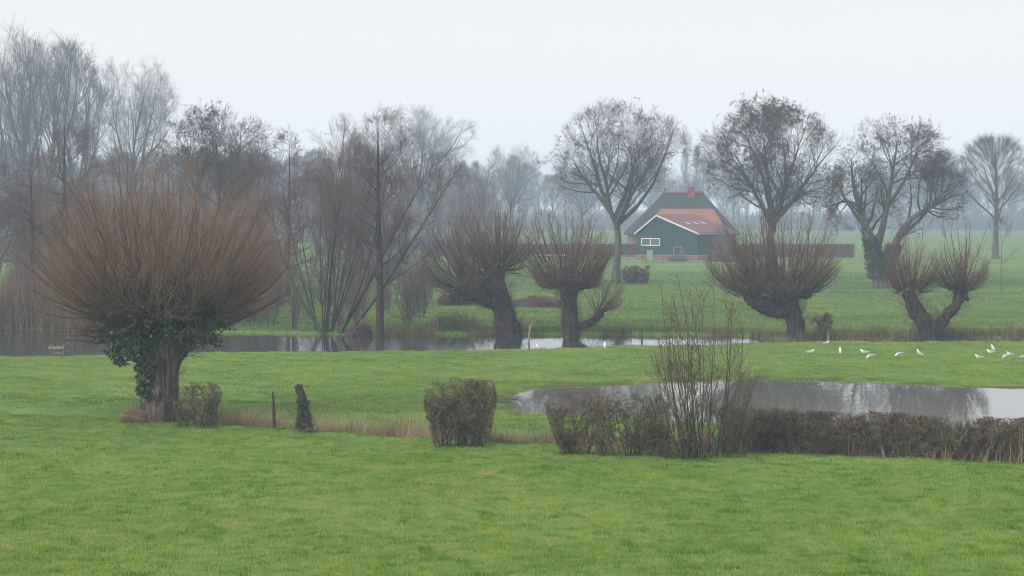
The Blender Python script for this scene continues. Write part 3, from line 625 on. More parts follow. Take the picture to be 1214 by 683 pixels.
# the ivy-clad forked ash: hero built by hand
def forked_ash():
    Y = 166; s = Y/F; rg = np.random.default_rng(31); b = W(1042, 346, Y); b[2] = gz(b[0], b[1])
    root = thing('ash_tree', b, 'forked bare tree with ivy-clad lower trunks and brown seed clumps', 'tree')
    st = [[(1043, 350, 9), (1041, 325, 8), (1036, 300, 6.5), (1030, 272, 4.5), (1020, 240, 3.2), (1015, 212, 1.8), (1014, 186, .5)],
          [(1046, 350, 8), (1046, 322, 7), (1058, 298, 5.5), (1064, 275, 4), (1078, 255, 2.8), (1105, 243, 2), (1125, 232, 1)],
          [(1037, 305, 5), (1046, 275, 4), (1053, 245, 3), (1060, 210, 2), (1066, 170, .8)], [(1019, 243, 2.6), (1000, 238, 1.8), (985, 245, 1)],
          [(1052, 248, 2.4), (1075, 215, 1.8), (1090, 180, .8)], [(1060, 286, 3), (1080, 268, 2.2), (1100, 245, 1.4), (1120, 218, .7)], [(1031, 278, 3), (1012, 256, 2.2), (996, 234, 1.4), (984, 205, .7)]]
    T = Acc(); Ps = []; Rs = []
    for p in st:
        q = poly([[*(W(a, c, Y)), r*s] for a, c, r in p], 12); dev = rg.uniform(-2.6, 2.6); q[:, 1] += dev*sstep(320, 200, np.interp(np.linspace(0, 1, 12), np.linspace(0, 1, len(p)), [c for _, c, _ in p]))
        Ps.append(q[:, :3]); Rs.append(q[:, 3])
    P = np.array(Ps); R = np.array(Rs); T.tubes(P, R, 9, 0, .2); link('trunk', T.mesh('trunk', off=b), M['bark_ash'], root)
    A = Acc(); env = ell(W(1062, 222, Y), (84*s, 74*s, 92*s), 31, .14)
    P1, R1 = spawn(rg, P, R, 13, (.33, 1), 50, 14, 5.0, .5, .009, 7, .12, .04, .2, env, .8); A.tubes(P1, R1, 4, .1, .3)
    f = limbs(A, rg, P1, R1, [dict(n=7, a=44, L=2.6, r=.0075, K=6, up=.04), dict(n=6, a=42, L=1.3, r=.006, K=4), dict(n=3, a=38, L=.6, r=.0055, K=3)], env)
    link('crown', A.mesh('crown', off=b), M['twig_ash'], root)
    pts = f[:, -1]; w = vnoise(pts[:, 0]+pts[:, 1]*.7, pts[:, 2], 1.7, 9); pts = pts[(w > .45) & (rg.random(len(pts)) < .30)]
    V, Qd, tt = cards(rg, pts, 5, .09, .068, .8, 1.3); CA = Acc(); CA.add(V, Qd, tt); link('dead_foliage', CA.mesh('dead_foliage', smooth=False, off=b), M['dead_leaf'], root)
    ip = []
    for k, (lo, hi) in ((0, (.12, .42)), (1, (.15, .40))):
        u = rg.uniform(lo, hi, 900); j = (u*11).astype(int); w = (u*11-j)[:, None]; c = P[k][j]*(1-w)+P[k][j+1]*w; a = rg.uniform(0, 6.28, 900); rr = R[k][j]*1.0+rg.uniform(0, .28, 900)
        ip.append(c+np.stack([np.cos(a)*rr, np.sin(a)*rr, rg.normal(0, .1, 900)], 1))
    V, Qd, tt = cards(rg, np.concatenate(ip), 3, .10, .09, .3, 1.6); IA = Acc(); IA.add(V, Qd, tt*.7); link('ivy', IA.mesh('ivy', smooth=False, off=b), M['ivy'], root)
forked_ash()

# left wood
LW = 'bare trees of the wood at the left'
put_tree('poplar_tree', 'popA', 14, 390, 285, 12, 'tallest pale bare poplar, at the left edge of the photo', 26, 'vase', 41, .0085, twig='twig_grey', wide=1.1, group=LW)
put_tree('poplar_tree', 'popB', 52, 390, 290, 28, 'pale bare poplar second from the left edge, between two taller and shorter ones', 26, 'vase', 42, .0085, twig='twig_grey', wide=1.1, group=LW)
put_tree('poplar_tree', 'popA', 88, 390, 300, 48, 'pale bare poplar third from the left edge, next to the rounded tree', 26, 'vase', 41, .0085, twig='twig_grey', wide=1.1, group=LW)
put_tree('willow_tree', 'rndB', 158, 390, 310, 62, 'pale rounded bare tree standing above the russet crown of the big willow', 26, 'round', 43, .0085, twig='twig_grey', wide=.62, rz=1, group=LW)
put_tree('ash_tree', 'ashC', 258, 390, 160, 118, 'bare tree with dark seed clumps rising behind the right of the big willow', 16, 'round', 44, .006, twig='twig_ash', wide=.95, rz=.2, clumps=.35, group=LW)
for k, (px, Y, top, wd, lab) in enumerate([(-12, 128, 150, 1.0, 'purple-brown bare alder at the far left edge above the reeds'), (38, 122, 172, 1.0, 'purple-brown bare alder just right of the reeds, behind the left of the big willow crown'),
        (78, 130, 128, 1.05, 'taller dark alder with a straight stem, left of the rounded pale tree'), (112, 124, 180, 1.0, 'low purple-brown alder directly behind the left half of the big willow'),
        (150, 135, 165, 1.0, 'purple-brown alder behind the middle of the big willow crown'), (215, 132, 190, 1.0, 'low brown alder behind the right half of the big willow crown'),
        (305, 140, 158, .9, 'thin brown alder between the seeded tree and the many-stemmed willow'), (342, 150, 146, .9, 'thin brown alder directly behind the many-stemmed willow at its left'), (415, 160, 150, .9, 'thin brown alder between the many-stemmed willow and the slim alder')]):
    put_tree('alder_tree', 'aldB' if k % 2 else 'aldC', px, 390, Y, top, lab, 13, 'alder', 51+k % 2, .006, twig='twig_purple', bark='bark_dark', wide=wd*1.15, group=LW)
for px, Y, top, wd, lab, ky in [(500, 255, 121, .95, 'large pale rounded tree in the mist right of the slim alder', 'rndB'), (432, 290, 150, .9, 'pale blurred tree in the mist left of the slim alder', 'rndB'),
        (545, 330, 190, .8, 'small misty tree between the large pale tree and the leaning pollard', 'fanA'), (606, 320, 168, .85, 'misty round tree above the gap between the two middle pollards', 'rndB'),
        (655, 380, 205, .9, 'low misty tree behind the stub-armed pollard', 'fanA'), (575, 400, 205, .9, 'low misty tree above the leaning pollard', 'rndB'), (690, 340, 196, .9, 'misty tree left of the tall curved-trunk tree', 'rndB'),
        (350, 300, 182, .9, 'misty tree seen through the many-stemmed willow', 'fanA'), (800, 420, 200, .8, 'misty tree behind the ridge of the thatched house at its left', 'rndB'),
        (870, 390, 205, .9, 'misty tree right of the thatched house', 'fanA'), (985, 400, 196, .9, 'misty tree in the gap between the two clumped trees', 'rndB'), (1118, 380, 172, .62, 'misty narrow tree right of the ivy-clad forked tree', 'rndB'),
        (1045, 410, 212, .9, 'misty low tree behind the ivy-clad forked tree', 'fanA'), (1228, 390, 205, .9, 'misty tree cut by the right edge of the photo', 'rndB')]:
    put_tree('distant_tree', ky, px, 300, Y*1.4, top, lab, 26, 'round', 43, .0085, twig='twig_grey', wide=wd, group=FT)
for px, top, lab in [(812, 172, 'misty columnar poplar rising left of the house chimney'), (826, 168, 'tallest misty columnar poplar just behind the house chimney')]:
    put_tree('poplar_tree', 'lomb', px, 300, 600, top, lab, 26, 'upswept', 41, .0085, wide=.5, group='columnar poplars behind the house')
for px, lab in [(481, 'small misty pollard right of the slim alder, left one of two'), (492, 'small misty pollard left of the beech hedge, right one of two')]:
    put_tree('young_tree', 'young', px, 312, 250, 268, lab, 8, 'sapling', 24, .007, wide=.9, group='two small pollards before the beech hedge')

# misty wood along the horizon: one mass
def distant_wood():
    rg = np.random.default_rng(77); A = Acc()
    base = []
    for sd_ in range(3):
        r2 = np.random.default_rng(sd_+90)
        q = poly([(0, 0, 0, .3), (0, 0, .5, .2), (0, 0, 1, .05)], 6); q[:, 3] *= .06
        P, R = q[None, :, :3], q[None, :, 3]; e = ell((0, 0, .56), (.36, .33, .45), sd_)
        P1, R1 = spawn(r2, P, R, 22, (.15, 1), 45, 14, .42, .5, .0035, 4, .1, .05, .5, e)
        P2, R2 = spawn(r2, P1, R1, 9, (.1, 1), 40, 14, .16, .6, .0028, 3, .1, .05, .4, e)
        P3, R3 = spawn(r2, P2, R2, 4, (.1, 1), 40, 14, .08, .8, .0025, 2, .1, .05, .4, e)
        base.append([(P, R), (P1, R1), (P2, R2), (P3, R3)])
    for k in range(440):
        Y = rg.uniform(700, 950) if k < 210 else rg.uniform(420, 600); x = rg.uniform(-1, 1)*Y*.36 if k < 210 else X(rg.uniform(-160, 570)**1.0 if k % 2 else rg.uniform(-160, 330), Y); h = rg.uniform(12, 21)*(1.4 if k < 210 else 1.15)*(1+.25*(vnoise(np.array([x]), np.array([0]), 60, 4)[0]-.5)); b = base[k % 3]; a = rg.uniform(0, 6.28); w = rg.uniform(.8, 1.2)
        Rm = np.array([[math.cos(a), -math.sin(a), 0], [math.sin(a), math.cos(a), 0], [0, 0, 1]])*h
        for P, R in b:
            Pw = (P*np.array([w, w, 1]))@Rm.T+np.array([x, Y, 0]); A.tubes(Pw, R*h*1.0, 3, .3, .9)
    # undergrowth
    n = 26000; Y = rg.uniform(650, 900, n); x = rg.uniform(-1, 1, n)*Y*.36; d = np.stack([rg.normal(0, .3, n), rg.normal(0, .3, n), np.ones(n)], 1)
    P, R = grow(rg, np.stack([x, Y, np.zeros(n)], 1), d, rg.uniform(3, 8, n), .08, .05, 3, .1, 0); A.tubes(P, R, 3, .3, .9)
    o = link('distant_wood', A.mesh('distant_wood'), M['twig_grey']); tag(o, 'misty bare woodland along the horizon', 'wood', kind='stuff')
distant_wood()
def left_wood():
    rg = np.random.default_rng(78); A = Acc(); proto = []
    for sd_ in range(4):
        r2 = np.random.default_rng(sd_+190); n = 5; az = r2.uniform(0, 6.28, n); sp = r2.uniform(.02, .22, n)
        P, R = grow(r2, np.stack([np.cos(az)*.03, np.sin(az)*.03, np.full(n, -.02)], 1), np.stack([np.cos(az)*sp, np.sin(az)*sp, np.ones(n)], 1), r2.uniform(.7, 1.02, n), .008, .0015, 9, .04, .02)
        P1, R1 = spawn(r2, P, R, 13, (.08, 1), 36, 14, .26, .5, .0011, 6, .07, .05, .5)
        P2, R2 = spawn(r2, P1, R1, 6, (.1, 1), 36, 14, .10, .6, .0009, 4, .08, .05, .4)
        P3, R3 = spawn(r2, P2, R2, 3, (.1, 1), 38, 14, .05, .8, .0008, 3, .08, .05, .4)
        proto.append([(P, R, 4), (P1, R1, 3), (P2, R2, 3), (P3, R3, 3)])
    for k in range(137):
        if k >= 95: Y = rg.uniform(109, 150); px = rg.uniform(225, 520); h = rg.uniform(2.0, 5.0)
        elif k < 62: Y = rg.uniform(118, 185); px = rg.uniform(-70, 335); h = rg.uniform(5.0, 9.5)*(1 if px < 240 else .85)
        else: Y = rg.uniform(200, 330); px = rg.uniform(180, 600); h = rg.uniform(8, 15)
        x = X(px, Y); z = gz(x, Y); a = rg.uniform(0, 6.28); w = rg.uniform(.9, 1.3)
        Rm = np.array([[math.cos(a), -math.sin(a), 0], [math.sin(a), math.cos(a), 0], [0, 0, 1]])*h
        for P, R, sd_ in proto[k % 4]: A.tubes((P*np.array([w, w, 1]))@Rm.T+np.array([x, Y, z]), R*h, sd_, .2, .95)
    o = link('wood_undergrowth', A.mesh('wood_undergrowth'), M['twig_purple']); tag(o, 'hazy mass of thin bare brush filling the wood across the water', 'undergrowth', kind='stuff')
left_wood()

# ------------------------------------------------------------------ shrubs, hedges, brambles
def twig_box(name, base, label, x0, x1, y0, y1, z0, z1, nstem, seed, levels, twig='hedge_twig', group=None, cat='hedge', lump=.10, spread=.35, taperbase=.0, mesh_only=False, stemr=.018, noise_s=1.0):
    rg = np.random.default_rng(seed)
    def env(p, g=1.0):
        u = (p[:, 2]-z0)/(z1-z0); sh = taperbase*(1-np.clip(u*1.6, 0, 1))
        l = lump*(vnoise(p[:, 0]*noise_s+seed, p[:, 1]+p[:, 2], .35, seed)-.5)*2
        cx, cy = (x0+x1)/2, (y0+y1)/2; hx, hy = (x1-x0)/2*(1-sh), (y1-y0)/2*(1-sh*.5)
        rnd = .25*sstep(.75, 1, u)*np.minimum(hx, .4)
        return (np.abs(p[:, 0]-cx) < hx+l-rnd) & (np.abs(p[:, 1]-cy) < hy+l-rnd) & (p[:, 2] < z1+l*.8) & (p[:, 2] > z0)
    hx = (x1-x0)/2*(1-taperbase*.9)
    n = nstem; p0 = np.stack([(x0+x1)/2+rg.uniform(-hx, hx, n)*.92, (y0+y1)/2+rg.uniform(-1, 1, n)*(y1-y0)*.25, np.full(n, z0)], 1)
    d = np.stack([rg.normal(0, spread, n)+spread*1.2*(p0[:, 0]-(x0+x1)/2)/max((x1-x0)/2, .1)*(taperbase > .05), rg.normal(0, spread*.7, n), np.ones(n)], 1)
    P, R = grow(rg, p0, d, (z1-z0)*rg.uniform(.75, 1.15, n), stemr*rg.uniform(.5, 1.2, n), .006, 8, .16, .03); P, R = clip_env(P, R, env)
    A = Acc(); A.tubes(P, R, 5, .0, .3)
    for k, lv in enumerate(levels):
        P, R = spawn(rg, P, R, lv[0], lv[1], 52, 22, lv[2], .6, lv[3], lv[4], .16, lv[5], .15, env, .8)
        tn_ = rg.random(len(P))**1.6; A.tubes(P, R, 3, tn_*.7+.1*k, np.clip(tn_*.9+.12*k, 0, 1))
    if mesh_only: return A
    r = thing(name, base, label, cat, group); link('twigs', A.mesh('twigs', off=base), M[twig], r); return r
def hedge(px0, px1, ptop, pbot, Y, depth, label, nstem, seed, dens=1.0, tb=.0, name='hedge', cat='hedge', twig='hedge_twig', stemr=.018, spread=.35, rt=.0045, group=None, lump=.08, dz=0):
    x0, x1 = X(px0, Y), X(px1, Y); z1 = W(0, ptop, Y)[2]; b = np.array([(x0+x1)/2, Y, gz((x0+x1)/2, Y)]); z0 = b[2]-.06 if pbot is None else W(0, pbot, Y)[2]
    lv = [(int(8*dens), (.1, 1), .5, rt*2.0, 5, .03), (5, (.1, 1), .28, rt*1.45, 4, .03), (3, (.15, 1), .13, rt*1.1, 3, .02)]
    return twig_box(name, b, label, x0, x1, Y-depth/2, Y+depth/2, z0, z1, nstem, seed, lv, twig, group, cat, lump, spread, tb, stemr=stemr)
HG = 'clipped hawthorn bushes along the near ditch'
hedge(207, 262, 453, None, 60.4, 1.1, 'low tangled clipped bush touching the right side of the big willow trunk', 22, 61, .9, .15, 'hawthorn_bush', 'bush', group=HG)
hedge(503, 589, 450, None, 55.6, 1.5, 'dense square-clipped hawthorn bush standing alone left of the flood water', 48, 62, 1.15, .28, 'hawthorn_bush', 'bush', group=HG, lump=.06)
hedge(648, 712, 462, None, 53.6, 1.2, 'clipped bush flaring from narrow bare stems, left of the two in front of the flood', 24, 63, 1.1, .5, 'hawthorn_bush', 'bush', group=HG)
hedge(704, 798, 466, None, 53.0, 1.2, 'open clipped bush with upright stems between the flaring bush and the tall greenish bush', 42, 64, 1.1, .1, 'hawthorn_bush', 'bush', group=HG)
# long hedge follows the ditch towards the camera: stepped lengths in one thing
def long_hedge():
    A = Acc(); xs = np.linspace(X(873, 53), X(1330, 49.6), 12); b = None
    segs = []
    for i in range(11):
        a, c = xs[i], xs[i+1]; xm = (a+c)/2; Ym = ditchY(xm)-.25
        z0 = gz(xm, Ym)-.05; z1 = W(0, np.interp(xm, [X(873, 53), X(1214, 50.5)], [485, 499])-2.5-.5*math.sin(i*1.7), Ym)[2]
        lv = [(12, (.25, 1), .45, .009, 5, .03), (8, (.1, 1), .25, .0065, 4, .05), (4, (.15, 1), .13, .0048, 3, .04)]
        B = twig_box('', None, '', a-.2, c+.2, Ym-.6, Ym+.6, z0, z1, 20 if i < 6 else 14, 70+i, lv, mesh_only=True, stemr=.02, lump=.05)
        segs.append((B, a))
    b = np.array([xs[0], ditchY(xs[0])-.2, gz(xs[0], ditchY(xs[0])-.2)])
    for B, a in segs:
        for V, Fc, T in zip(B.V, B.Fc, B.T): pass
        V = np.concatenate(B.V); A.add(V, np.concatenate(B.Fc), np.concatenate(B.T))
    r = thing('hedge', b, 'long clipped hawthorn hedge before the flood water, running off the right edge', 'hedge'); link('twigs', A.mesh('twigs', off=b), M['hedge_twig'], r)
long_hedge()
# tall greenish bush
def tall_bush():
    Y = 52.6; rg = np.random.default_rng(81); s = Y/F; b = W(833, 533, Y); b[2] = gz(b[0], b[1]); A = Acc()
    n = 40; p0 = b+np.stack([rg.uniform(-.6, .7, n), rg.uniform(-.4, .4, n), np.full(n, -.05)], 1)
    d = np.stack([(p0[:, 0]-b[0])*.62+rg.normal(0, .15, n), rg.normal(0, .2, n), np.ones(n)], 1)
    env = ell(b+np.array([0, 0, 2.6]), (80*s, 1.5, 2.6), 4, .25)
    P, R = grow(rg, p0, d, rg.uniform(2.4, 5.4, n), rg.uniform(.010, .022, n), .007, 12, .045, .02); P, R = clip_env(P, R, env); A.tubes(P, R, 6, 0, .45)
    P1, R1 = spawn(rg, P, R, 8, (.2, 1), 30, 12, 1.1, .5, .005, 7, .06, .05, .35, env); A.tubes(P1, R1, 4, .25, .75)
    P2, R2 = spawn(rg, P1, R1, 3, (.1, 1), 40, 16, .42, .6, .005, 5, .08, .02, .2, env); A.tubes(P2, R2, 3, .5, 1)
    P3, R3 = spawn(rg, P2, R2, 1, (.1, 1), 40, 16, .2, .8, .0035, 3, .08, .02, .2, env); A.tubes(P3, R3, 3, .6, 1)
    r = thing('tall_bush', b, 'tall open bush with greenish upright stems standing before the flood water', 'bush'); link('twigs', A.mesh('twigs', off=b), M['twig_green'], r)
    # dense lower body
    lv = [(8, (.1, 1), .42, .007, 5, .05), (5, (.1, 1), .22, .005, 4, .03), (2, (.15, 1), .12, .0045, 3, .02)]
    B = twig_box('', None, '', X(795, Y), X(888, Y), Y-.5, Y+.5, b[2], W(0, 470, Y)[2], 20, 82, lv, mesh_only=True, stemr=.022, lump=.3)
    link('undergrowth', B.mesh('undergrowth', off=b), M['hedge_twig'], r)
tall_bush()
hedge(960, 988, 371, None, 103, .8, 'small open bush growing right of the stout pollard', 14, 83, .6, .3, 'small_bush', 'bush', stemr=.03, rt=.012)
hedge(736, 771, 315, None, 178, 2, 'low clipped shrub at the foot of the tall curved-trunk tree', 40, 84, .8, .2, 'clipped_shrub', 'bush', rt=.016, stemr=.04)
def mound(px0, px1, ptop, Y, depth, label, n, seed, twig='twig_mid', rt=.011, name='bramble_thicket', cat='thicket', up=0.0):
    rg = np.random.default_rng(seed); x0, x1 = X(px0, Y), X(px1, Y); xc = (x0+x1)/2; b = np.array([xc, Y, gz(xc, Y)]); h = W(0, ptop, Y)[2]-b[2]; A = Acc()
    x = rg.uniform(x0, x1, n); y = Y+rg.uniform(-.5, .5, n)*depth; z = height(x, y)
    d = np.stack([rg.normal(0, .6, n), rg.normal(0, .5, n), np.ones(n)], 1); env = ell((xc, Y, b[2]), ((x1-x0)/2, depth*.6, h), seed, .35)
    P, R = grow(rg, np.stack([x, y, z-.05], 1), d, h*rg.uniform(.5, 1.6, n), rt*1.6, rt, 8, .25, -.02+up); P, R = clip_env(P, R, env); A.tubes(P, R, 3, 0, .6)
    P, R = spawn(rg, P, R, 6, (.1, 1), 50, 20, h*.35, .8, rt*.9, 5, .2, 0, .2, env); A.tubes(P, R, 3, .2, .8)
    P, R = spawn(rg, P, R, 4, (.1, 1), 50, 20, h*.18, .8, rt*.8, 3, .2, 0, .2, env); A.tubes(P, R, 3, .4, 1)
    r = thing(name, b, label, cat); link('twigs', A.mesh('twigs', off=b), M[twig], r)
mound(520, 582, 344, 138, 3, 'brown bramble mound behind the drooping head of the leaning pollard', 420, 91)
mound(596, 668, 347, 136, 3, 'low dark brown bramble mound between the two middle pollards', 420, 92)
mound(404, 440, 309, 200, 5, 'dark shrub in the far field, left one of two behind the slim alder', 380, 93, 'twig_purple', .02, 'dark_shrub', 'bush')
mound(434, 474, 307, 196, 5, 'dark shrub in the far field, right one of two behind the slim alder', 380, 94, 'twig_purple', .02, 'dark_shrub', 'bush')
mound(225, 325, 345, 118, 6, 'brown thicket on the far bank right of the big willow', 180, 95, 'twig_purple', .0055, up=.1)
mound(0, 60, 300, 116, 6, 'brown thicket behind the reeds at the left edge', 450, 96, 'twig_purple', .006, up=.1)
mound(55, 150, 300, 119, 6, 'brown thicket across the water behind the left of the big willow', 560, 97, 'twig_purple', .006, up=.1)
mound(140, 240, 320, 120, 6, 'brown thicket hidden behind the trunk head of the big willow', 450, 98, 'twig_purple', .006, up=.1)
mound(408, 442, 378, 106, 1.5, 'dark bramble heap on the creek edge between the many-stemmed willow and the alder', 260, 99, 'twig_mid', .012)
mound(330, 450, 300, 420, 12, 'misty low shrub belt behind the many-stemmed willow', 500, 100, 'twig_grey', .04, 'shrub_belt', 'bush')
mound(448, 548, 277, 330, 10, 'misty dark shrub belt left of the beech hedge', 700, 101, 'twig_grey', .03, 'shrub_belt', 'bush')
mound(500, 575, 366, 109, 3, 'pale thin thicket on the bank under the leaning pollard', 120, 102, 'twig_green', .008)
mound(140, 182, 484, 61.6, .9, 'heap of dead brown grass at the left foot of the big willow', 500, 103, 'dry', .005, 'dead_grass_heap', 'grass heap')

# beech hedge: one clipped hedge of russet leaves
def beech():
    rg = np.random.default_rng(111); Y = 280; x0, x1 = X(507, Y), X(1012, Y); h = W(0, 289.5, Y)[2]; n = 70000
    b = np.array([(x0+x1)/2, Y, 0]); p = np.stack([rg.uniform(x0, x1, n), Y+rg.uniform(-.5, .5, n), rg.uniform(.05, 1, n)*h], 1); p[:, 2] *= 1+.04*(vnoise(p[:, 0], p[:, 1], 2, 1)-.5)
    k = rg.random(n) < .45; p[k, 1] = Y-.5+rg.normal(0, .05, k.sum()); A = Acc(); V, Qd, t = cards(rg, p, 1, .02, .13, .3, 1.4); A.add(V, Qd, t)
    r = thing('beech_hedge', b, 'long clipped russet beech hedge across the far field, running behind the barn', 'hedge'); link('foliage', A.mesh('foliage', smooth=False, off=b), M['beech'], r)
    A = Acc(); m = 700; xx = np.linspace(x0, x1, m); P, R = grow(rg, np.stack([xx, np.full(m, Y), np.zeros(m)], 1), np.stack([rg.normal(0, .2, m), rg.normal(0, .1, m), np.ones(m)], 1), h*.8, .03, .015, 4, .1, 0); A.tubes(P, R, 3, 0, .3); link('stems', A.mesh('stems', off=b), M['twig_mid'], r)
beech()

# ------------------------------------------------------------------ solids
def boxes(name, bs, m, parent=None, off=(0, 0, 0), bev=0.0):
    """bs: list of (cx,cy,cz,sx,sy,sz)"""
    A = Acc()
    q = np.array([[0, 3, 2, 1], [4, 5, 6, 7], [0, 1, 5, 4], [1, 2, 6, 5], [2, 3, 7, 6], [3, 0, 4, 7]])
    for b in bs:
        c = np.array(b[:3])-np.array(off); h = np.array(b[3:6])/2
        V = np.array([[-1, -1, -1], [1, -1, -1], [1, 1, -1], [-1, 1, -1], [-1, -1, 1], [1, -1, 1], [1, 1, 1], [-1, 1, 1]])*h
        A.add(V+c, q, 0.0)
    o = link(name, A.mesh(name, smooth=False), m, parent)
    if bev:
        md = o.modifiers.new('b', 'BEVEL'); md.width = bev; md.segments = 2
    return o
def solid(name, V, Fs, m, parent=None):
    me = bpy.data.meshes.new(name); me.from_pydata([tuple(map(float, v)) for v in V], [], Fs); me.update()
    return link(name, me, m, parent)
def rod(name, pts, r, m, parent=None, sides=8):
    A = Acc(); q = poly([[*p, rr] for p, rr in zip(pts, r)], max(4, len(pts)*2)) if len(pts) > 2 else np.array([[*p, rr] for p, rr in zip(pts, r)])
    V, Qd = tube_arrays(q[None, :, :3], q[None, :, 3], sides); A.add(V, Qd, 0.0)
    for e in (0, len(q)-1):
        ring = np.arange(sides)+e*sides; V2 = np.concatenate([V[ring], [q[e, :3]]]); A.add(V2, np.array([[i, (i+1) % sides, sides] for i in range(sides)]), 0.0)
    return link(name, A.mesh(name), m, parent)

# barn: local frame, origin at near right corner, gable runs to -x, length runs to +y, rotated
def barn():
    Y0 = 262.0; a = math.radians(27); w = 9.1; Ln = 14.0; he = 3.75; ha = 6.15; ax = -w*.66
    b = np.array([X(827, Y0), Y0, 0.0]); r = thing('green_barn', b, 'green boarded barn with cream-edged red-brown roof and white window beside the thatched house', 'barn', rz=-a)
    pl = .75; t = .0
    # boarded walls: gable face, side, rear, left
    def prism(z0, inset, apex):
        pass
    solid('wall', [(0, 0, pl), (-w, 0, pl), (-w, 0, he), (ax, 0, ha), (0, 0, he), (0, Ln, pl), (-w, Ln, pl), (-w, Ln, he), (ax, Ln, ha), (0, Ln, he)],
          [(0, 4, 3, 2, 1), (5, 6, 7, 8, 9), (0, 5, 9, 4), (1, 2, 7, 6), (0, 1, 6, 5), (4, 9, 8, 3), (3, 8, 7, 2)], M['boards'], r)
    boxes('plinth', [(-w/2, Ln/2, pl/2-.1, w+.08, Ln+.08, pl+.18)], M['brick'], r)
    ov = .28; th = .15
    def slope(xa, za, xb, zb, nm):
        ey0, ey1 = -ov, Ln+ov; dx, dz = xb-xa, zb-za; L = math.hypot(dx, dz); nx, nz = -dz/L*th, dx/L*th
        if nz < 0: nx, nz = -nx, -nz
        xb2, zb2 = xb+dx/L*ov, zb+dz/L*ov
        V = [(xa, ey0, za+.02), (xb2, ey0, zb2+.02), (xb2+nx, ey0, zb2+nz+.02), (xa+(0), ey0, za+th*1.15)]
        V = V+[(v[0], ey1, v[2]) for v in V]
        return solid(nm, V, [(0, 1, 2, 3), (7, 6, 5, 4), (0, 4, 5, 1), (3, 2, 6, 7), (1, 5, 6, 2), (0, 3, 7, 4)], M['tiles_brown'], r)
    ra = slope(ax, ha, 0, he, 'roof'); rb = slope(ax, ha, -w, he, 'roof')
    # barge boards along the gable and gutter along the eave
    def board(xa, za, xb, zb):
        dx, dz = xb-xa, zb-za; L = math.hypot(dx, dz); xb, zb = xb+dx/L*ov, zb+dz/L*ov
        V = [(xa, -ov-.06, za-.12), (xb, -ov-.06, zb-.12), (xb, -ov-.06, zb+.12), (xa, -ov-.06, za+.14)]; V = V+[(v[0], -ov-.005, v[2]) for v in V]
        solid('barge_board', V, [(0, 1, 2, 3), (7, 6, 5, 4), (0, 4, 5, 1), (3, 2, 6, 7), (1, 5, 6, 2), (0, 3, 7, 4)], M['white'], r)
    board(ax, ha, 0, he); board(ax, ha, -w, he)
    boxes('gutter', [(.38, Ln/2, he-.13, .14, Ln+.5, .12)], M['metal'], r)
    # window on the gable
    wf = boxes('window', [(-6.95, -.05, 2.95, 2.85, .10, .13), (-6.95, -.05, 2.02, 2.85, .10, .13), (-8.32, -.05, 2.485, .13, .10, .81), (-5.58, -.05, 2.485, .13, .10, .81), (-6.95, -.05, 2.485, .16, .10, .81)], M['white'], r)
    boxes('pane', [(-7.64, -.015, 2.485, 1.22, .02, .79), (-6.26, -.015, 2.485, 1.22, .02, .79)], M['glass'], wf)
    # roof lights on the right slope
    sl = (he-ha)/(0-ax)
    for yy in (3.2, 6.2, 9.0):
        xa, xb = ax*.55, ax*.42; z = lambda x: ha+(x-ax)*sl+th+.06
        V = [(xa, yy, z(xa)), (xb, yy, z(xb)), (xb, yy+.8, z(xb)), (xa, yy+.8, z(xa))]; V = V+[(v[0], v[1], v[2]-.1) for v in V]
        solid('roof_light', V, [(0, 1, 2, 3), (7, 6, 5, 4), (0, 4, 5, 1), (1, 5, 6, 2), (2, 6, 7, 3), (3, 7, 4, 0)], M['metal'], r)
barn()
def hip_house(name, label, px0, px1, Yf, depth, he, hr, rx0, rx1, wallm, roofm, ov=.4, cat='house'):
    Yc = Yf+depth/2; x0, x1 = X(px0, Yf), X(px1, Yf); b = np.array([(x0+x1)/2, Yf, 0.]); r = thing(name, b, label, cat)
    w = (x1-x0)/2; boxes('wall', [(0, depth/2, he/2-.1, 2*w, depth, he+.2)], wallm, r)
    a0, a1 = X(rx0, Yc)-b[0], X(rx1, Yc)-b[0]
    V = [(-w-ov, -ov, he-.1), (w+ov, -ov, he-.1), (w+ov, depth+ov, he-.1), (-w-ov, depth+ov, he-.1), (a0, depth/2, hr), (a1, depth/2, hr), (-w-ov, -ov, he-.35), (w+ov, -ov, he-.35), (w+ov, depth+ov, he-.35), (-w-ov, depth+ov, he-.35)]
    ro = solid('roof', V, [(0, 1, 5, 4), (1, 2, 5), (2, 3, 4, 5), (3, 0, 4), (0, 6, 7, 1), (1, 7, 8, 2), (2, 8, 9, 3), (3, 9, 6, 0), (9, 8, 7, 6)], roofm, r)
    return r, ro, b
r, ro, b = hip_house('tiled_annexe', 'low building with bright orange tiled hipped roof between the barn and the thatched house', 776, 855, 277, 7.5, 4.6, W(0, 247.6, 281)[2], 783, 846, M['brick'], M['tiles_orange'])
r, ro, b = hip_house('thatched_house', 'brick farmhouse with dark mossy thatched roof and a chimney behind the barn', 750, 872, 292, 13, 3.4, W(0, 228.5, 298.5)[2], 787, 833, M['brick_grey'], M['thatch'], .6)
cx_ = X(819, 298.5)-b[0]; zr = W(0, 228.5, 298.5)[2]
ch = boxes('chimney', [(cx_, 6.0, zr-.2, 1.05, .8, 2.0), (cx_, 6.0, zr+.86, 1.2, .95, .14)], M['brick'], ro)
rod('ridge_cap', [(X(787, 298.5)-b[0]-.2, 6.5, zr+.03), (X(833, 298.5)-b[0]+.2, 6.5, zr+.03)], (.18, .18), M['tiles_orange'], ro)

def gpt(px, Y, dz=0): x = X(px, Y); return np.array([x, Y, gz(x, Y)+dz])
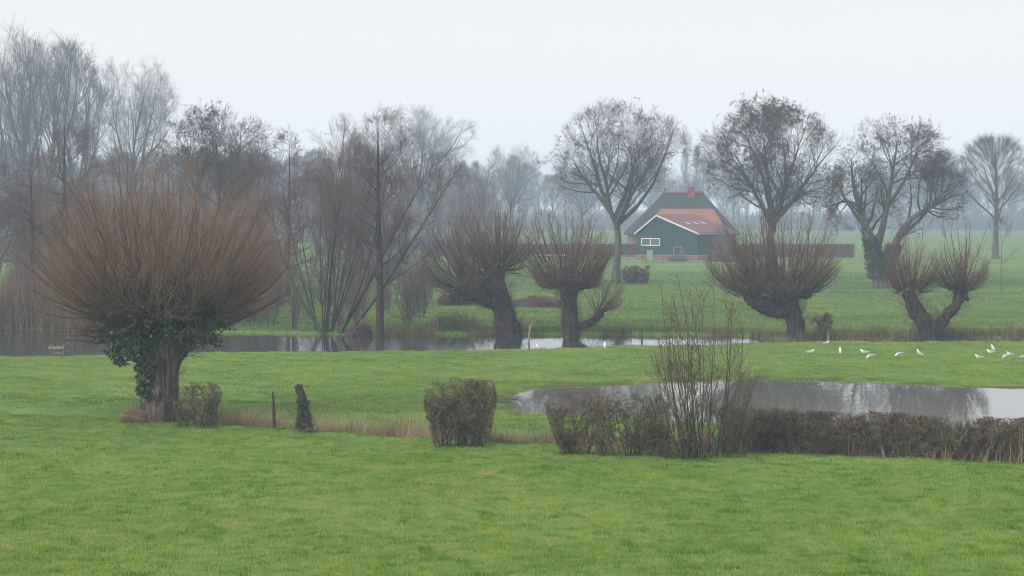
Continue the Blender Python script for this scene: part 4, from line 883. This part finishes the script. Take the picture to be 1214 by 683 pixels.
# wheelie bin and yard things before the barn
b = gpt(770.5, 258); r = thing('wheelie_bin', b, 'pale green wheeled bin standing under the white barn window', 'bin')
solid('body', [(-.30, -.3, .12), (.30, -.3, .12), (.30, .3, .12), (-.30, .3, .12), (-.40, -.4, 1.35), (.40, -.4, 1.35), (.40, .4, 1.35), (-.40, .4, 1.35)], [(3, 2, 1, 0), (4, 5, 6, 7), (0, 1, 5, 4), (1, 2, 6, 5), (2, 3, 7, 6), (3, 0, 4, 7)], M['bin_green'], r)
boxes('lid', [(0, 0, 1.41, .86, .88, .10)], M['bin_green'], r, bev=.03)
for sx in (-.3, .3): rod('wheel', [(sx-.04, .3, .12), (sx+.04, .3, .12)], (.14, .14), M['black'], r, 12)
b = gpt(762, 259); r = thing('wooden_post', b, 'dark post left of the pale green bin at the barn', 'post'); rod('shaft', [(0, 0, -.2), (.02, 0, .8), (0, 0, 1.5)], (.09, .085, .08), M['wood_dark'], r)
b = gpt(803.5, 257); r = thing('metal_frame', b, 'thin pale metal goal frame in front of the green barn wall', 'frame')
for sx in (-.55, .55): rod('upright', [(sx, 0, -.1), (sx, 0, 1.9)], (.035, .035), M['metal'], r)
rod('crossbar', [(-.55, 0, 1.9), (.55, 0, 1.9)], (.035, .035), M['metal'], r)
mound(792, 815, 290, 256, 1.5, 'small rounded bare shrub around the pale metal frame', 60, 121, 'twig_grey', .014, 'bare_shrub', 'bush')
mound(838, 880, 272, 255, 3, 'reddish bare shrub in front of the right end of the barn', 200, 122, 'twig_mid', .018, 'bare_shrub', 'bush', up=.1)
b = gpt(785, 250); r = thing('wire_fence', b, 'low wire fence with thin posts across the barn yard', 'fence')
for k in range(11):
    px = 734+k*10.5; p = gpt(px, 250)-b; rod('post', [(p[0], 0, p[2]-.2), (p[0], 0, p[2]+1.05)], (.05, .045), M['wood'], r, 6)
p0, p1 = gpt(734, 250)-b, gpt(839, 250)-b
for h in (.35, .65, .95): rod('wire', [(p0[0], -.05, h), (p1[0], -.05, h)], (.012, .012), M['metal'], r, 4)
b = gpt(652, 276); r = thing('white_board', b, 'long low white board lying before the beech hedge', 'board'); boxes('board', [(0, 0, .28, 4.4, .12, .22), ], M['white'], r); [boxes('support', [(q_, 0, .07, .15, .1, .2)], M['wood'], r) for q_ in (-1.8, 1.8)]

# posts
def post(px, py, top, Y, label, r0=.06, lean=0, m='wood', nm='fence_post'):
    x = X(px, Y); zb = gz(x, Y); h = W(0, top, Y)[2]-zb; b = np.array([x, Y, zb]); r = thing(nm, b, label, 'post', 'old fence posts')
    rod('shaft', [(0, 0, -.25), (lean*.5, 0, h*.5), (lean, 0, h-.02), (lean, 0, h)], (r0, r0*.95, r0*.85, r0*.5), M[m], r, 7)
post(326, 502, 465, 60.5, 'thin leaning dark post in dead grass left of the ivy-clad stump', .055, -.07, 'wood_dark')
post(761, 410, 390, 99, 'thin dark post at the near edge of the creek right of the stub-armed pollard', .05, 0, 'wood_dark')
post(1077, 404, 391, 102, 'thin post on the bank just left of the V-shaped pollard', .05, 0)
post(1194, 404, 391, 102, 'thin post on the bank right of the V-shaped pollard', .05, .02)
post(982, 404, 394, 101.5, 'short pale post beside the small bush right of the stout pollard', .06, 0, 'wood_pale')
post(990, 345, 328, 160, 'post standing alone in the far field left of the forked ivy-clad tree', .07, .1)
b = gpt(629, 100.5); b[2] = -.35; r = thing('broken_stake', b, 'pale broken forked stake standing in the creek between the middle pollards', 'stake')
rod('stake', [(-.12, 0, 0), (-.05, 0, .8), (.02, 0, 1.2)], (.06, .055, .04), M['wood_pale'], r); rod('splinter', [(-.05, .02, .8), (.12, 0, 1.25), (.16, 0, 1.4)], (.045, .035, .02), M['wood_pale'], r)

# ivy stump
def stump():
    Y = 58.8; b = W(356, 500, Y); b[2] = gz(b[0], b[1]); rg = np.random.default_rng(131); s = Y/F
    r = thing('ivy_stump', b, 'short cut tree stump wrapped in dark ivy at the ditch', 'stump')
    p = np.array([[*W(a, c, Y), q*s] for a, c, q in [(361, 506, 8), (360, 490, 6.5), (357, 470, 5.4), (354, 457, 5.0)]]); me, co, no = gnarl('stump', [p], [], .025, 5, .05, b); link('trunk', me, M['bark_dark'], r)
    pts = (co+no*.02)[rg.permutation(len(co))[:900]]; pts = pts[(pts[:, 2] < 1.02) & (vnoise(pts[:, 0], pts[:, 2], .2, 3) > .25)]; V, Qd, t = cards(rg, pts, 2, .03, .035, .3, 1.5); A = Acc(); A.add(V, Qd, t*.4); link('ivy', A.mesh('ivy', smooth=False), M['ivy'], r)
    A = Acc(); n = 60; P, R = grow(rg, np.stack([rg.uniform(-.3, .5, n), rg.uniform(-.2, .1, n), rg.uniform(-.1, .5, n)], 1), np.stack([rg.normal(.2, .6, n), rg.normal(0, .3, n), np.ones(n)], 1), rg.uniform(.3, .8, n), .008, .004, 8, .15, .0); A.tubes(P, R, 3, .2, .8); P, R = spawn(rg, P, R, 5, (.2, 1), 45, 15, .2, .7, .004, 4, .1, 0); A.tubes(P, R, 3, .2, .8)
    link('side_shoots', A.mesh('side_shoots'), M['hedge_twig'], r)
stump()
# landing stage at the creek edge
b = gpt(72, 89.8); b[2] = max(b[2], -.05); r = thing('landing_stage', b, 'small weathered wooden landing stage with low railings at the creek edge', 'landing stage')
boxes('deck', [(-.18+.0, k*.19-.1, .14+.0, .62, .16, .04) for k in range(5)], M['wood'], r)
for px_, pyy in ((-.46, -.15), (-.46, .7), (.16, -.15), (.16, .7), (.5, .5)): boxes('post', [(px_, pyy, .17, .09, .09, .60)], M['wood'], r)
for sx in (-.46, .16): boxes('rail', [(sx, .27, .50, .08, .95, .12)], M['wood'], r)
boxes('rail', [(-.15, -.24, .44, .74, .05, .12)], M['wood_pale'], r); boxes('rail', [(.36, .43, .44, .34, .05, .08)], M['wood'], r)

# ------------------------------------------------------------------ gulls
def gull_meshes(pose):
    # spine from tail to bill, facing +x
    if pose == 'up': sp = [(-.20, .155, .004, .018), (-.15, .155, .012, .035), (-.08, .15, .038, .048), (0, .15, .056, .058), (.07, .165, .055, .053), (.115, .20, .036, .036), (.135, .235, .029, .029), (.155, .252, .029, .028), (.178, .250, .014, .012)]
    elif pose == 'tall': sp = [(-.17, .10, .004, .016), (-.12, .125, .014, .034), (-.06, .15, .042, .047), (0, .18, .056, .055), (.045, .22, .048, .047), (.065, .27, .032, .032), (.075, .305, .028, .028), (.095, .322, .029, .028), (.118, .318, .013, .012)]
    else: sp = [(-.19, .19, .004, .018), (-.14, .185, .014, .035), (-.07, .17, .042, .048), (0, .155, .056, .056), (.07, .14, .053, .050), (.12, .115, .034, .034), (.15, .085, .028, .028), (.17, .062, .028, .027), (.185, .045, .013, .012)]
    sp = np.array(sp); q = poly(np.column_stack([sp[:, 0], np.zeros(9), sp[:, 1], sp[:, 2], sp[:, 3]]), 22); n = 12; a = np.arange(n)*2*math.pi/n; V = []
    T = np.gradient(q[:, [0, 2]], axis=0); T = unit(T)
    for k in range(22):
        up = np.array([-T[k, 1], T[k, 0]]); w, h = q[k, 4], q[k, 3]
        for t in a: V.append((q[k, 0]+up[0]*h*math.sin(t), w*math.cos(t), q[k, 2]+up[1]*h*math.sin(t)))
    Qd = np.array([[i*n+j, i*n+(j+1) % n, (i+1)*n+(j+1) % n, (i+1)*n+j] for i in range(21) for j in range(n)])
    V = V+[(q[0, 0], 0, q[0, 2]), (q[-1, 0]+.003, 0, q[-1, 2])]; m = 22*n
    tri = np.array([[j, m, (j+1) % n] for j in range(n)]+[[21*n+j, 21*n+(j+1) % n, m+1] for j in range(n)])
    body = rawmesh('gull_body', V, [tri, Qd]); body.materials.append(M['feather_white'])
    wings = []
    for s in (-1, 1):
        Vw = []; K = 10
        for i in range(K):
            u = i/(K-1); k = 14-u*13.0; x = np.interp(k, range(22), q[:, 0])-u*.035; z = np.interp(k, range(22), q[:, 2])+.012*(1-u)+.012*u; hh = np.interp(k, range(22), q[:, 3]); ww = np.interp(k, range(22), q[:, 4])
            for t in (-.25, .15, .6, 1.05):
                sc_ = (1.16)*(1-.35*u*u) if True else 1
                Vw.append((x, s*(ww*math.cos(t)*sc_+.006), z+hh*math.sin(t)*sc_))
            for t in (1.05, .6, .15, -.25): Vw.append((x, s*(ww*math.cos(t)*.96), z+hh*math.sin(t)*.96-.004))
        Qw = np.array([[i*8+j, i*8+(j+1) % 8, (i+1)*8+(j+1) % 8, (i+1)*8+j] for i in range(K-1) for j in range(8)])
        cap = np.array([[0, 1, 6, 7], [1, 2, 5, 6], [2, 3, 4, 5]]); e = (K-1)*8
        me = rawmesh('gull_wing', Vw, [np.concatenate([Qw, cap, cap[:, ::-1]+e])]); me.materials.append(M['feather_grey']); wings.append(me)
    d = np.array([q[-1, 0]-q[-3, 0], 0, q[-1, 2]-q[-3, 2]]); d = unit(d)
    if pose != 'peck': d = unit(np.array([1, 0, -.15]))
    p = q[-2, :3].copy(); P = np.stack([p, p+d*.02, p+d*.045])[None]
    A = Acc(); A.tubes(P, np.array([[.008, .006, .001]]), 5, 0, 0); beak = A.mesh('gull_beak'); beak.materials.append(M['beak_red'])
    legs = []
    for s in (-1, 1):
        A = Acc(); P = np.array([[(.0, s*.022, .12), (-.005, s*.022, .06), (0, s*.022, .006)]]); A.tubes(P, np.array([[.006, .004, .004]]), 5, 0, 0)
        for dy in (-.012, 0, .012): A.tubes(np.array([[(0, s*.022, .006), (.018, s*.022+dy*.6, .005), (.036, s*.022+dy, .003)]]), np.array([[.004, .003, .002]]), 4, 0, 0)
        me = A.mesh('gull_leg'); me.materials.append(M['beak_red']); legs.append(me)
    return body, wings, beak, legs
GM = {p: gull_meshes(p) for p in ('up', 'tall', 'peck')}
gulls = [(979, 412.5, 'up', .5, 'gull standing alone above the others, nearest the bank below the small bush'),
 (960, 421.5, 'up', .1, 'leftmost gull of the right-hand flock, facing right'), (996, 422, 'tall', 1.4, 'gull seen end-on, second from the left of the flock'),
 (1025, 421.5, 'up', 2.9, 'gull facing left with its head up, just above the crouching gull'), (1032, 427, 'peck', 3.1, 'crouching gull low in the grass just below the left-facing gull'),
 (1066, 423, 'peck', 3.3, 'gull feeding head down midway between the crouching gull and the upright gull'), (1090, 424.5, 'tall', 2.6, 'upright gull at the right end of the left half of the flock'),
 (1177, 416.5, 'tall', 1.9, 'gull standing highest in the right-hand cluster'), (1175, 422, 'up', 3.0, 'gull just below the highest gull of the right-hand cluster'),
 (1161, 429, 'up', 3.2, 'lowest gull at the left of the right-hand cluster'), (1198, 424, 'up', 3.4, 'farther gull of the overlapping pair near the right edge'), (1194, 427, 'peck', 2.8, 'nearer gull of the overlapping pair near the right edge'),
 (1213, 429.5, 'up', .2, 'gull cut by the right edge of the photo'), (640, 416.5, 'up', 2.7, 'gull at the creek edge below the broken forked stake'), (717, 416.5, 'tall', 1.5, 'small gull seen end-on at the creek edge right of the stub-armed pollard')]
for px, py, pose, rz, lab in gulls:
    Y = GY(py); x = X(px, Y); r = thing('gull', (x, Y, gz(x, Y)+.015), lab, 'gull', 'gulls resting on the meadow', rz, 1.12)
    body, wings, beak, legs = GM[pose]
    for nm, me in [('body', body), ('wing', wings[0]), ('wing', wings[1]), ('beak', beak), ('leg', legs[0]), ('leg', legs[1])]:
        o = bpy.data.objects.new(nm, me); C.objects.link(o); o.parent = r

# ------------------------------------------------------------------ haze
hz = boxes('haze', [(0, 592, 18, 1740, 1260, 42)], bpy.data.materials.new('haze')); tag(hz, 'thin winter mist over the fields', 'haze', kind='stuff')
hm = hz.data.materials[0]; hm.use_nodes = True; nt = hm.node_tree; nt.nodes.clear()
out = nt.nodes.new('ShaderNodeOutputMaterial'); pv = nt.nodes.new('ShaderNodeVolumePrincipled'); nt.links.new(pv.outputs[0], out.inputs['Volume'])
pv.inputs['Color'].default_value = (.56, .71, .86, 1); pv.inputs['Density'].default_value = .0011; pv.inputs['Anisotropy'].default_value = 0.0

# ------------------------------------------------------------------ sky, sun, camera
SUN_EL, SUN_AZ = math.radians(28), math.radians(238)     # azimuth measured clockwise from +Y: behind and left of the camera
w = bpy.data.worlds.new('World'); sc.world = w; w.use_nodes = True; nt = w.node_tree; bg = nt.nodes['Background']
sky = nt.nodes.new('ShaderNodeTexSky'); sky.sky_type = 'NISHITA'; sky.sun_disc = False; sky.sun_elevation = SUN_EL; sky.sun_rotation = SUN_AZ
sky.air_density = 1.5; sky.dust_density = 4
hs = nt.nodes.new('ShaderNodeHueSaturation'); hs.inputs['Saturation'].default_value = .25; nt.links.new(sky.outputs[0], hs.inputs['Color'])
tc = nt.nodes.new('ShaderNodeTexCoord'); sx = nt.nodes.new('ShaderNodeSeparateXYZ'); nt.links.new(tc.outputs['Generated'], sx.inputs[0])
cr_ = nt.nodes.new('ShaderNodeValToRGB'); e = cr_.color_ramp.elements; e[0].position = 0.0; e[0].color = (18, 17.4, 16.8, 1); e[1].position = .11; e[1].color = (10.3, 10.1, 9.8, 1)
for p_, v_ in ((.03, 15.2), (.045, 12.9), (.066, 11.4)):
    q_ = e.new(p_); q_.color = (v_, v_*.98, v_*.96, 1)
e2 = e.new(.5); e2.color = (14, 14.2, 14.6, 1); e3 = e.new(1.0); e3.color = (17, 17.5, 18, 1)
nt.links.new(sx.outputs['Z'], cr_.inputs[0])
mx = nt.nodes.new('ShaderNodeMix'); mx.data_type = 'RGBA'; mx.inputs[0].default_value = .85
nt.links.new(hs.outputs[0], mx.inputs[6]); nt.links.new(cr_.outputs[0], mx.inputs[7]); nt.links.new(mx.outputs[2], bg.inputs['Color']); bg.inputs['Strength'].default_value = .1

sl = bpy.data.lights.new('sun', 'SUN'); sl.energy = 2.7; sl.angle = math.radians(11); sl.color = (1, .95, .87)
so = bpy.data.objects.new('sun', sl); C.objects.link(so)
dv = Vector((math.sin(SUN_AZ)*math.cos(SUN_EL), math.cos(SUN_AZ)*math.cos(SUN_EL), math.sin(SUN_EL)))
so.rotation_euler = dv.to_track_quat('Z', 'Y').to_euler()

cam = bpy.data.cameras.new('camera'); co_ = bpy.data.objects.new('camera', cam); C.objects.link(co_); sc.camera = co_
co_.location = (0, 0, CH); co_.rotation_euler = (math.radians(90), 0, 0)
cam.sensor_width = 36; cam.lens = 36*F/1214; cam.shift_y = -(341.5-HZ)/1214; cam.clip_end = 4000; cam.clip_start = .5
sc.view_settings.view_transform = 'Standard'; sc.view_settings.look = 'None'; sc.view_settings.exposure = .12; sc.view_settings.gamma = 1
sc.cycles.use_denoising = True; sc.cycles.max_bounces = 4; sc.cycles.diffuse_bounces = 2; sc.cycles.glossy_bounces = 2; sc.cycles.volume_bounces = 0
sc.cycles.filter_width = .95; sc.cycles.use_adaptive_sampling = False; sc.cycles.adaptive_threshold = .01
print('tris', sum(len(o.data.polygons) for o in sc.objects if o.type == 'MESH'))
